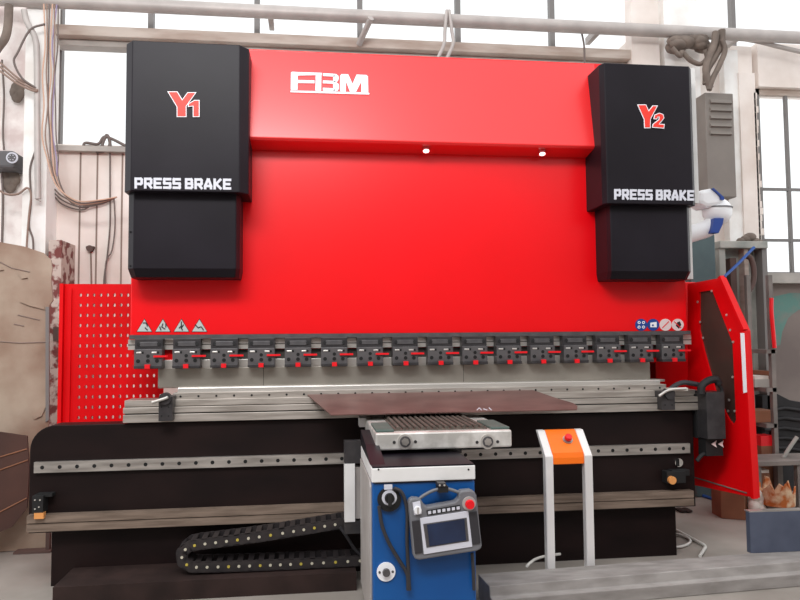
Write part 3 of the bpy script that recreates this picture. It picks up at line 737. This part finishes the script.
# ================================================================== CABLE CHAIN
chY = -.19
dots = [(333, 525), (325, 526.2)]
path = [(360, 521), (332, 525), (296, 531), (262, 536.5), (225, 541.5), (202, 544.2), (190, 546.2), (183, 550), (180.5, 556.5), (183, 563), (190, 567), (215, 567), (262, 565.5), (310, 563.5), (366, 560.5)]
cv = pcurve(path, chY, 14)
# even steps
step = .048; pts = [cv[0]]; acc = 0
for a_, b_ in zip(cv, cv[1:]):
    acc += (b_-a_).length
    if acc >= step: pts.append(b_); acc = 0
chn = thing('cable_chain', (P(260, 570, chY).x, chY+.06, 0.05), 'black plastic cable chain looped on the floor tray left of the blue cabinet', 'cable chain')
# tray first for support height
zc0 = min(p.z for p in pts)-.032
for i, (a_, b_) in enumerate(zip(pts, pts[1:])):
    d = (b_-a_).normalized(); nv = Vector((-d.z, 0, d.x)); h = .027; t = MB()
    for y0 in (chY, chY+.115):
        t.prism([a_+nv*h+Vector((0, y0-chY, 0)), b_+nv*h*.9+Vector((0, y0-chY, 0)), b_-nv*h*.9+Vector((0, y0-chY, 0)), a_-nv*h+Vector((0, y0-chY, 0))], (0, .012, 0), 'chain_black')
    m_ = (a_+b_)/2
    for y0 in (chY+.0004, chY+.1154): t.cyl(b_+Vector((0, y0-chY, 0)), (0, 1, 0), h*.97, .011, 'chain_black', 16, smooth=False)
    for sgn in (1, -1):
        t.prism([m_+d*.016+nv*h*sgn, m_-d*.010+nv*h*sgn, m_-d*.010+nv*(h-.006)*sgn, m_+d*.016+nv*(h-.006)*sgn], (0, .12, 0), 'chain_black')
    o = t.build('link', chn)
    t = MB(); t.cyl(m_, (0, -1, 0), .007, .003, 'chain_dot_yellow' if i % 7 in (1, 4) else 'chain_dot', 10); t.build('pin', o)
t = MB(); tz = zc0
x0, x1 = X(56, 572, -.22), X(356, 560, -.22)
t.box((x0, -.26, 0), (x1, .028, tz), 'tray_brown')
tag(t.build('floor_tray'), 'low dark brown steel step along the foot of the press brake at left', 'step')
t = MB(); t.tube(pcurve([(340, 527), (347, 537), (354, 548), (362, 556)], -.2), .008, 'grip'); t.build('cable', chn)

# ================================================================== FOREGROUND
# steel/concrete bar crossing bottom right
p0 = PF(482, 574, .11); 
l0, l1 = PF(478, 574.0, .11), PF(905, 541.5, .11); dd = (l1-l0).normalized(); nv = Vector((dd.y, -dd.x, 0)).normalized()
lx = X(479, 575, -.75)+.02
l0 = l0 + dd*((cx1_+.02-l0.x)/dd.x if l0.x < cx1_+.02 else 0)
t = MB(); w_ = .17
t.prism([l0, l0+nv*w_, l0+nv*(w_+.01)-Vector((0, 0, .045)), l0+nv*(w_+.035)-Vector((0, 0, .05)), l0+nv*(w_+.035)-Vector((0, 0, .1099)), l0-Vector((0, 0, .1099))], l1-l0, 'concrete_bar')
tag(t.build('channel_beam', bevel=.004), 'long pale grey steel beam lying on the floor across the lower right foreground', 'beam')
# blue-grey plate standing on it
g0, g1 = PF(747, 551.5, .1115), PF(905, 545, .1115); g0 += nv*.03; g1 += nv*.03
hh = P(748, 512.5, g0.y).z - g0.z
t = MB(); t.prism([g0, g1, g1+Vector((0, 0, hh)), g0+Vector((0, 0, hh))], -nv*.03, 'plate_blue')
t.prism([g0+Vector((0, 0, hh)), g1+Vector((0, 0, hh)), g1+Vector((0, 0, hh+.006))-nv*.0, g0+Vector((0, 0, hh+.006))], -nv*.04, 'steel')
tag(t.build('steel_panel'), 'blue grey steel panel standing on the pale beam at lower right', 'panel')
# white hoses on floor
t = MB(); t.tube([PF(x, y, .012) for x, y in []] or curve([PF(670, 527, .012), PF(682, 533, .012), PF(697, 541, .012), PF(705, 546, .012), PF(703, 551, .012), PF(700, 556, .012)]), .009, 'cable_white')
tag(t.build('floor_hose'), 'outer white hose curving on the floor right of the press brake foot', 'hose')
t = MB(); t.tube(curve([PF(672, 533, .012), PF(684, 536, .012), PF(690, 540, .012), PF(688, 544, .012), PF(678, 547, .012), PF(664, 547, .012)]), .008, 'cable_white')
tag(t.build('floor_hose'), 'inner white hose loop on the floor against the press brake foot', 'hose')
t = MB(); t.tube([P(527, 566, -.42)] + curve([P(530, 563, -.36), P(536, 559, -.3), P(546, 556, -.26), P(560, 554, -.2)]), .007, 'cable_white'); 
o = t.build('switch_cable', es)
# left small foot strut under the support bar
t = MB(); g = PF(32, 552.5, 0); a, b = pb(45.5, 529, 49.5, 552, g.y, .03); t.box((a[0], g.y, .01), (b[0], g.y+.03, zz0+.02), 'brown_metal'); a, b = pb(15, 551, 52, 553.5, g.y, .06); t.box((a[0], g.y-.03, 0), (b[0], g.y+.05, .012), 'brown_metal'); print('FOOT', g, CAM)
t.build('stabiliser_foot', pbk)

# ================================================================== LEFT BACKGROUND
# big old panel leaning
LY = .75
op = [(-60, 236), (0, 242), (22, 246), (28, 247.5), (30, 248.5), (44, 253), (51, 260), (52, 268), (51, 280), (53, 300), (49, 306), (49, 400), (49, 425), (30, 450), (32, 520), (20, 528), (-60, 560)]
lp = Plane(P(25, 400, LY), Vector((.12, -1, .06)))
A_ = [lp.at(*p) for p in op]
t = MB()
zmin = .002
A2 = [v if i < 13 else Vector((v.x, v.y, v.z)) for i, v in enumerate(A_)]
base = [lp.at(52, 300), lp.at(-60, 300)]
bot = []
for b_ in (lp.at(50, 420), lp.at(-60, 420)):
    # drop along the plane to the floor
    dn = Vector((0, 0, -1)); dn = dn - lp.n*dn.dot(lp.n); dn.normalize(); k = (b_.z-.004)/(-dn.z); bot.append(b_+dn*k)
poly = A_[:12] + bot
t.prism(poly, -lp.n*.02, 'old_panel')
t.slab([(46, 307), (49.3, 307), (49.3, 420), (46, 422)], lp, .02, 'frame_grey', .012)
for pts in ([(0, 268), (4, 270), (-6, 272)], [(18, 273), (24, 276), (28, 278), (22, 279)], [(20, 302), (30, 303), (44, 307), (46, 310), (30, 306)], [(32, 415), (40, 408), (46, 407), (42, 416), (35, 419)]):
    t.slab(pts, lp, .01, 'old_panel', .012)
for pts in ([(0, 262), (12, 268), (30, 272)], [(14, 324), (24, 326)], [(-20, 340), (20, 343), (48, 342)], [(18, 315), (40, 320)]):
    t.tube([lp.at(*p)+lp.n*.002 for p in pts], .004, 'seam')
tag(t.build('leaning_panel'), 'large dented brown metal panel leaning against the wall at far left', 'panel')
A_ = [(-60, 428), (0, 432), (27, 436), (29, 470), (27, 508), (12, 527), (-60, 556)]
lp2 = Plane(P(20, 470, .55), Vector((.12, -1, .02)))
t = MB(); t.slab(A_, lp2, .02, 'rust_brown')
for pts in ([(0, 457), (27, 449)], [(0, 470), (28, 460)], [(0, 512), (27, 498)]): t.tube([lp2.at(*p)+lp2.n*.002 for p in pts], .004, 'cardboard')
tag(t.build('rusty_panel'), 'dark rust brown panel standing in front of the dented one at far left', 'panel')
# conduit
t = MB(); cY = WY-.3
t.tube(curve([P(24, 10, cY), P(27, 22, cY), P(35, 38, cY), P(37, 60, cY), P(37.2, 120, cY), P(38, 199, cY)]), .022, 'pipe_grey', 12)
t.box(P(35, 199, cY-.03), P(42, 202, WY-.2), 'pipe_grey')
tag(t.build('conduit_pipe'), 'grey vertical conduit pipe on the white pillar at upper left', 'pipe')
t = MB(); t.tube(curve([P(9, 5, cY), P(8, 25, cY), P(5, 38, cY), P(-2, 48, cY), P(-10, 60, cY)]), .03, 'duct_dark', 12)
tag(t.build('bent_pipe'), 'dark bent pipe at the top left corner of the wall', 'pipe')
# electric motor/box with dial
bxx = thing('junction_box', P(8, 168, WY-.14), 'grey box with round white dial on the left wall', 'junction box')
t = MB(); a, b = pb(-14, 150, 14, 167.5, WY-.22, .22); t.box(a, b, 'box_grey'); t.build('housing', bxx, bevel=.02)
t = MB(); c = P(12.5, 158, WY-.22); t.cyl(c, (0, -1, 0), .042, .01, 'letter_silver', 20); t.cyl(c+Vector((0, -.01, 0)), (0, -1, 0), .03, .004, 'box_grey', 20)
for k in range(6):
    a_ = k*PI/3; t.box(c+Vector((math.cos(a_)*.02-.003, -.017, math.sin(a_)*.02-.003)), c+Vector((math.cos(a_)*.02+.003, -.013, math.sin(a_)*.02+.003)), 'letter_silver')
t.build('dial', bxx)
t = MB()
for k in range(7): t.ball(P(12+random.uniform(-5, 5), 181+random.uniform(-9, 8), WY-.04), .05, 'duct_dark', (1, .6, 1.2), 8, 6)
tag(t.build('rag_bundle'), 'dark brown rag stuffed into the wall below the grey dial box', 'rag')
t = MB()
for k in range(6): t.ball(P(17+random.uniform(-3, 3), 92+random.uniform(-8, 6), WY-.04), .045, 'duct_dark', (1, .6, 1.2), 8, 6)
tag(t.build('rag_bundle'), 'dark brown rag stuffed into the wall under the crossing cables at upper left', 'rag')
def wire(pts, Y, r, m, label, cat='cable', name='cable', group=None):
    t = MB(); t.tube(pcurve(pts, Y, 6), r, m, 6); return tag(t.build(name), label, cat, group)
wy = WY-.26
for k in range(7):
    dx = k*2.1; mm = ['cable_orange', 'cable_brown', 'cable_grey', 'cable_orange', 'cable_brown', 'cable_violet', 'cable_grey'][k]
    pts = [(44+dx*1.2+random.uniform(-1, 1), 4)] + [(44+dx+random.uniform(-2.2, 2.2), y) for y in (45, 75, 105, 135)] + [(47+dx*.9, 158), (52+k, 176)]
    if k in (0, 2, 3, 4, 6): pts += [(60+k, 190+k), (78, 201+k*.9), (100, 200+k*.7), (117, 197)]
    o = wire(pts, WY-.31+k*.006, .0055, mm, 'cables of a hanging bundle left of the bright window', group='bundled cables left of the window')
for k in range(3): wire([(50, 184+3*k), (62, 196+4*k), (82, 205+2.4*k), (96, 204-k), (114, 198)], WY-.05+.01*k, .006, 'cable_grey', 'thin cables sagging over the pale wall left of the press brake', group='sagging cables on the wall')
wire([(110, 152), (110, 190), (110, 225), (107, 258), (104, 281), (104, 320)], WY-.02, .007, 'cable_grey', 'thin grey cable hanging straight down the wall left of the press brake, left one')
wire([(114, 198), (115, 225), (112, 250), (106, 262), (105, 290)], WY-.035, .006, 'cable_grey', 'thin grey cable bowing to the right beside the straight hanging one')
wire([(45, 24), (30, 30), (18, 52), (14, 62), (22, 78), (36, 88)], wy-.06, .008, 'cable_grey', 'dark cable looping from the conduit to the upper left wall')
for k in range(3): wire([(-8, 55+5*k), (4, 66+4*k), (18, 78+3*k), (34, 87+2*k), (38, 90)], wy-.05-.01*k, .008, 'cable_brown', 'brown cables crossing from the left edge to the conduit', group='cables crossing to the conduit')
wire([(2, 60), (4, 95), (3, 130), (4, 150)], WY-.06, .008, 'cable_grey', 'dark cable hanging down to the dial box at far left')
wire([(2, 170), (3, 200), (2, 245)], WY-.06, .01, 'cable_grey', 'thick dark cable hanging below the dial box at far left')
wire([(-4, 188), (6, 194), (18, 194), (27, 188), (31, 195), (29, 215), (27, 240), (26, 262)], wy-.0, .008, 'cable_brown', 'brown cable looping under the dial box and down the white pillar')
wire([(35, 152), (30, 170), (31, 200), (29, 225), (33, 240), (33, 262)], wy+.01, .008, 'cable_grey', 'grey cable running down the white pillar beside the conduit')
# jumble on the window sill
for pts in ([(84, 150), (85, 143), (98, 144), (104, 137), (112, 139), (124, 145), (132, 149)], [(92, 150), (100, 149), (104, 140), (107, 135), (110, 142), (108, 150)], [(96, 152), (104, 151), (110, 147), (109, 138)]):
    wire(pts, WY-.03, .012, 'cable_grey', 'tangled dark tube on the sill left of the black Y1 cover', 'tube', 'bent_tube', 'tangled tubes on the window sill')
# wall fitting
t = MB(); p = P(91, 249, WY); t.cyl(p, (0, -1, 0), .025, .04, 'brown_metal', 12); t.box(p+Vector((-.03, -.03, .0)), p+Vector((.03, 0, .018)), 'brown_metal')
t.tube([p+Vector((0, -.01, 0)), p+Vector((.01, -.01, -.28))], .006, 'seam')
tag(t.build('wall_bracket'), 'small rusty bracket on the pale wall above the perforated red guard', 'bracket')

# ================================================================== RIGHT BACKGROUND
# struts in the upper window
for pts, lb in (([(447, 10), (445, 30), (444, 44), (437, 60)], 'left of two thin bent rods above the red fascia'), ([(449, 10), (452, 32), (453, 44), (446, 60)], 'right of two thin bent rods above the red fascia')):
    t = MB(); t.tube(pcurve(pts, WY-.33), .014, 'pipe_grey', 8); tag(t.build('bent_rod'), lb, 'rod')
t = MB(); t.tube([P(371, 18, WY-.33), P(359, 44, WY-.12)], .025, 'pipe_grey', 8); tag(t.build('diagonal_strut'), 'short diagonal strut bracing the pipe above the maker lettering', 'strut')
wire([(581, 30), (584, 45), (584.5, 64), (584, 90)], WY-.2, .008, 'cable_grey', 'single thin cable hanging in the bright gap left of the Y2 cover')
# louvred cabinet
lc = thing('louvred_cabinet', P(722, 198, WY-.1), 'grey metal wall cabinet with slatted vents right of the Y2 cover', 'wall cabinet')
a, b = pb(706.5, 93, 735, 197, WY-.3, .2); t = MB(); t.box(a, b, 'louvre_grey'); t.build('housing', lc, bevel=.008)
for k in range(5):
    py = 99+k*7.8; t = MB(); aa, bb = pb(710.5, py, 731.5, py+5, WY-.31, .01)
    t.prism([(aa[0], WY-.3, bb[2]), (aa[0], WY-.325, aa[2]+.006), (aa[0], WY-.3, aa[2])], (bb[0]-aa[0], 0, 0), 'louvre_grey'); t.build('louvre', lc)
# ragged cable mass above it
t = MB(); by = WY-.3
for k in range(22):
    t.ball(P(688+random.uniform(-14, 16), 42+random.uniform(-4, 7), by+random.uniform(0, .1)), random.uniform(.04, .08), 'duct_dark', (1.3, .8, .7), 8, 6)
tag(t.build('insulation_lump'), 'ragged brown insulation lump under the pipe above the Y2 cover', 'insulation')
for i, (pts, r) in enumerate((([(672, 48), (680, 56), (682, 52), (690, 60), (700, 64), (707, 58), (705, 50)], .02), ([(722, 30), (721, 45), (714, 58), (707, 70), (706, 84)], .03), ([(716, 32), (714, 45), (708, 60), (706, 72), (710, 88)], .03), ([(722, 40), (725, 50), (720, 64), (713, 78), (709, 90)], .022))):
    wire(pts, WY-.34-.02*i, r, 'duct_dark', 'thick dusty brown hoses hanging above the louvred wall cabinet', 'hose', 'dusty_hose', 'dusty hoses above the louvred cabinet')
wire([(738, 38), (760, 42), (780, 47), (815, 55)], WY-.2, .02, 'pipe_grey', 'thin dark pipe sloping down to the right under the ceiling pipe', 'pipe', 'sloping_pipe')
# robot arm
ra = thing('robot_arm', (P(700, 330, .55).x, .75, 0), 'white and blue jointed arm reaching out behind the Y2 cover', 'robot arm')
ay = .6
t = MB(); t.tube(pcurve([(684, 236), (692, 233.5), (705, 229.5), (712, 225)], ay), [.058]*len(pcurve([(684, 236), (692, 233.5), (705, 229.5), (712, 225)], ay)), 'robot_white', 20); t.build('lower_arm', ra)
t = MB(); t.slab([(714.5, 218), (724, 218), (723, 224), (719, 233), (711, 233)], YP(ay-.085), .15, 'robot_blue'); t.build('elbow_cover', ra, bevel=.003)
t = MB(); t.ball(P(717, 211.5, ay), .098, 'robot_white', (1, .9, .95), 24, 16); t.cyl(P(717, 208.6, ay), (0, 0, 1), .0985, .005, 'pendant_grey', 28); t.build('elbow', ra)
t = MB(); t.slab([(700, 190), (712, 188), (716, 189), (724, 198), (725, 205), (707, 207), (700, 203)], YP(ay-.08), .16, 'robot_white'); t.build('head', ra, bevel=.025)
t = MB(); t.slab([(712, 188.5), (713.3, 188), (724, 197.5), (724, 200), (720.5, 199.5), (720.5, 196.5)], YP(ay-.09), .02, 'robot_blue', .004); t.build('head_trim', ra)
t = MB(); zc_ = P(684, 236, ay).z; xc_ = P(684, 236, ay).x; t.tube([(xc_-.35, ay, zc_-.03), (xc_+.01, ay, zc_)], .058, 'robot_white', 20); t.box((xc_-.45, ay-.05, 0), (xc_-.3, ay+.1, zc_+.03), 'robot_white'); t.build('column', ra)
# dark teal panel
t = MB(); a, b = pb(690, 234, 716, 300, 1.35, .1); t.box((a[0], a[1], 0), b, 'dark_teal'); tag(t.build('teal_cabinet', bevel=.01), 'dark teal cabinet standing behind the right red guard', 'cabinet')
# peeling machine frame by the pillar
fr = thing('old_frame', P(748, 400, 1.5)*1, 'grey green peeling upright frame with recessed dark slots by the right window', 'frame'); fr.location.z = 0; fr['_w'] = (fr.location.x, fr.location.y, 0)
t = MB(); a, b = pb(722, 246, 767, 420, 1.55, .12); t.box((a[0], a[1], 0), b, 'green_grey'); t.build('back_plate', fr)
for (u0, u1, mm, yy) in ((722, 728, 'green_grey', 1.45), (733, 739, 'brown_metal', 1.48), (747, 751, 'lintel', 1.47), (765, 770, 'frame_grey', 1.45)):
    t = MB(); a, b = pb(u0, 244 if u0 != 733 else 258, u1, 420, yy, .1); t.box((a[0], a[1], 0), b, mm); t.build('upright', fr)
t = MB(); a, b = pb(720, 241, 768, 248, 1.42, .25); t.box(a, b, 'green_grey'); t.build('top_rail', fr, bevel=.005)
wire([(747, 256), (751, 259), (754, 270), (753, 283), (748, 292)], 1.4, .022, 'brown_metal', 'dark curved hose on the peeling frame below the rag', 'hose', 'curved_hose')
t = MB()
for px, py, r in ((741, 241, .035), (746, 239, .04), (750, 237, .045), (755, 241, .035), (760, 242, .025)): t.ball(P(px, py, 1.5), r, 'duct_dark', (1.2, .8, .8), 10, 8)
tag(t.build('rag_heap'), 'grey rag heap lying on top of the peeling frame', 'rag')
t = MB(); t.tube([P(724, 277, 1.2), P(738, 264, 1.3), P(754, 247.5, 1.38)], .012, 'blue_plastic'); tag(t.build('blue_rod'), 'thin blue rod slanting up from the red guard to the rag heap', 'rod')
# shelf rack
rk = thing('shelf_rack', (P(765, 400, 1.15).x, 1.2, 0), 'narrow grey metal shelf rack right of the red swing guard', 'shelf rack')
for (px, py, px2, yy) in ((774, 275, 778, 1.05), (752, 275, 755, 1.35)):
    t = MB(); a, b = pb(px-2, py, px+2, 470, yy, .035); t.box((a[0], a[1], 0), b, 'rack_metal'); t.build('post', rk)
for py in (349.5, 388, 424):
    t = MB(); z = Z(765, py, 1.05); t.box((X(746, py, 1.3), 1.05, z-.03), (X(777, py, 1.05), 1.4, z), 'rack_metal'); t.build('shelf', rk)
t = MB(); t.tube(pcurve([(771.5, 298), (771.5, 312), (773, 330), (774.5, 348)], 1.03), .015, 'red_plastic', 8); tag(t.build('red_strap'), 'thin red rod fixed upright against the shelf rack post', 'rod')
z = Z(765, 388, 1.05)
t = MB(); t.box((X(752, 380, 1.15), 1.12, z+.001), (X(768, 380, 1.15), 1.35, z+.06), 'green_grey'); t.box((X(753, 380, 1.15), 1.13, z+.06), (X(767, 380, 1.15), 1.34, z+.085), 'paper_white'); tag(t.build('paper_stack'), 'pale stack of papers on the middle rack shelf', 'stack')
t = MB(); t.box((X(768.5, 380, 1.15), 1.1, z+.001), (X(776, 380, 1.1)+.0, 1.36, z+.12), 'cardboard'); tag(t.build('cardboard_box', bevel=.004), 'small brown cardboard box at the right of the middle rack shelf', 'box')
z = Z(765, 424, 1.05)
t = MB(); t.box((X(752, 410, 1.15), 1.12, z+.001), (X(773, 410, 1.15), 1.3, z+.09), 'cardboard'); tag(t.build('cardboard_box', bevel=.004), 'flat brown cardboard box on the lowest rack shelf', 'box')
# black tarp and bench
t = MB(); random.seed(3)
tp = [(762, 396), (776, 393), (790, 400), (812, 404), (812, 470), (762, 465)]
t.prism([P(x, y, 1.45) for x, y in tp[:4]] + [Vector((P(812, 470, 1.45).x, 1.45, 0)), Vector((P(762, 465, 1.45).x, 1.45, 0))], (0, .3, 0), 'tarp')
for k in range(5): t.tube([P(764, 412+k*9, 1.44), P(785, 408+k*10, 1.44), P(812, 412+k*10, 1.44)], .015, 'tarp')
tag(t.build('black_tarp', bevel=.02), 'black tarpaulin covered heap beyond the shelf rack at right', 'tarpaulin')
bn = thing('workbench', (P(785, 460, .9).x, .9, 0), 'cluttered low grey workbench right of the red swing guard', 'workbench')
zt_ = Z(780, 460, .75); bx0_, bx1_ = X(752, 460, .75), X(850, 460, .75)
t = MB(); t.box((bx0_, .72, zt_-.035), (bx1_, 1.0, zt_), 'rack_metal'); t.build('bench_top', bn, bevel=.004)
for x in (bx0_+.02, bx0_+.33, bx1_-.06):
    for yy in (.74, .95): t = MB(); t.box((x, yy, 0), (x+.04, yy+.04, zt_-.035), 'rack_metal'); t.build('leg', bn)
t = MB(); t.tube([P(783, 458, .85), P(790, 447, .85), P(797, 437, .85)], .014, 'green_grey'); tag(t.build('metal_strip'), 'pale green metal strip leaning up from the bench at the right edge', 'strip')
t = MB(); t.box((X(759, 430, 1.1), 1.08, Z(765, 446, 1.08)), (X(773, 430, 1.1), 1.2, Z(765, 436, 1.08)), 'red_plastic'); t.box((X(759, 430, 1.1), 1.08, zt_*0), (X(773, 430, 1.1), 1.2, Z(765, 446, 1.08)), 'cardboard'); tag(t.build('tool_case'), 'brown case with red lid behind the bench', 'case')
# box, bag, can, bucket in front of bench
def flo(px, py): return PF(px, py, 0)
f = flo(735, 520)
t = MB(); x0, x1 = X(725, 500, f.y), X(757, 500, f.y); z1 = Z(740, 480, f.y)
t.prism([(x0, f.y+.05, 0), (x0+.13, f.y-.02, 0), (x1, f.y+.06, 0), (x1-.08, f.y+.22, 0), (x0+.02, f.y+.2, 0)], (0, 0, z1), 'cardboard'); tag(t.build('cardboard_box', bevel=.004), 'brown cardboard box on the floor under the red swing guard tip', 'box')
t = MB(); t.box((X(757.5, 500, f.y+.1), f.y+.1, 0), (X(771, 500, f.y+.1), f.y+.22, Z(763, 473, f.y+.1)), 'cardboard'); t.box((X(757.5, 500, f.y+.1), f.y+.1, Z(763, 473, f.y+.1)), (X(770, 500, f.y+.1), f.y+.22, Z(763, 470, f.y+.1)), 'paper_white')
tag(t.build('cardboard_box'), 'taller cardboard carton with white top beside the crumpled bag', 'box')
t = MB(); random.seed(5)
for k in range(9): t.ball((X(758.5, 498, f.y-.03)+random.uniform(-.03, .03), f.y-.02+random.uniform(-.02, .03), Z(758, 512, f.y)+random.uniform(.02, .12)), random.uniform(.03, .05), 'paper_white', (1, .8, 1), 8, 6)
o = t.build('plastic_bag'); tag(o, 'crumpled white plastic bag leaning against the cardboard box', 'bag')
fy = f.y-.15
t = MB(); c = P(788, 511, fy); t.cyl((c.x, fy+.1, .02), (0, 0, 1), .085, c.z+.0, 'rack_metal', 20); tag(t.build('metal_drum'), 'dark metal drum standing behind the blue grey panel', 'drum')
t = MB(); zz = c.z+.022; n = 22
vs = []
hts = [.06, .15, .1, .12, .07, .16, .17, .08, .1, .14, .08, .1, .12, .15, .09, .1, .16, .12, .07, .1, .13, .09]
for k in range(n):
    a_ = 2*PI*k/n; rr = .105; vs += [(c.x+rr*math.cos(a_), fy+.1+rr*math.sin(a_), zz), (c.x+rr*1.05*math.cos(a_), fy+.1+rr*1.05*math.sin(a_), zz+hts[k]), (c.x+(rr-.01)*math.cos(a_), fy+.1+(rr-.01)*math.sin(a_), zz+.006), (c.x+(rr-.006)*math.cos(a_), fy+.1+(rr-.006)*math.sin(a_), zz+hts[k]-.004)]
fs = []
for k in range(n):
    k2 = (k+1) % n; fs += [(4*k, 4*k2, 4*k2+1, 4*k+1), (4*k+2, 4*k+3, 4*k2+3, 4*k2+2), (4*k+1, 4*k2+1, 4*k2+3, 4*k+3)]
fs.append(tuple(4*k for k in range(n))[::-1])
t.add(vs, fs, 'rust_can'); tag(t.build('torn_can'), 'torn rusty orange can with jagged rim standing on the drum', 'can')
t = MB(); t.tube(curve([PF(700, 495, .012)+Vector((0, .1, 0)), PF(707, 497, .012), PF(714, 499, .012), PF(722, 500, .012)]), .012, 'blue_plastic'); tag(t.build('blue_hose'), 'short blue hose on the floor under the red guard', 'hose')
t = MB()
for k in range(6): t.ball(PF(679+k*1.9, 509+((k*7) % 3), .012), .022, 'tray_brown', (1.4, 1, .5), 8, 6)
tag(t.build('debris_pile'), 'dark scrap crumbs on the floor by the press brake right foot', 'debris', kind='stuff')

# ================================================================== LIGHT
w = bpy.data.worlds.new('world'); sc.world = w; w.use_nodes = True
t = MB(); t.box((-6, -6.3, 0), (8, -6, 3.6), 'wall_lower_right'); tag(t.build('wall_front_added'), kind='structure')  # unseen wall added behind the camera so the ram reflects something dim
nt = w.node_tree; bg = nt.nodes['Background']
bg.inputs['Color'].default_value = (.97, .985, 1, 1); bg.inputs['Strength'].default_value = 1.0
def area(name, loc, target, size, sizey, e, col=(1, 1, 1)):
    l = bpy.data.lights.new(name, 'AREA'); l.shape = 'RECTANGLE'; l.size = size; l.size_y = sizey; l.energy = e; l.color = col
    o = bpy.data.objects.new(name, l); COL.objects.link(o); o.location = loc
    o.rotation_euler = (Vector(target)-Vector(loc)).to_track_quat('-Z', 'Y').to_euler(); return o
area('fascia_glow_light', (-.9, -3.6, 4.3), (-.3, 0, 1.7), 2.6, .8, 110)  # added area light without a fixture, for soft glow on ram and fascia
for o in COL.objects:
    if '_w' in o: del o['_w']
vs = sc.view_settings; vs.view_transform = 'Standard'; vs.look = 'None'; vs.exposure = 0.5; vs.gamma = 1; vs.use_curve_mapping = False
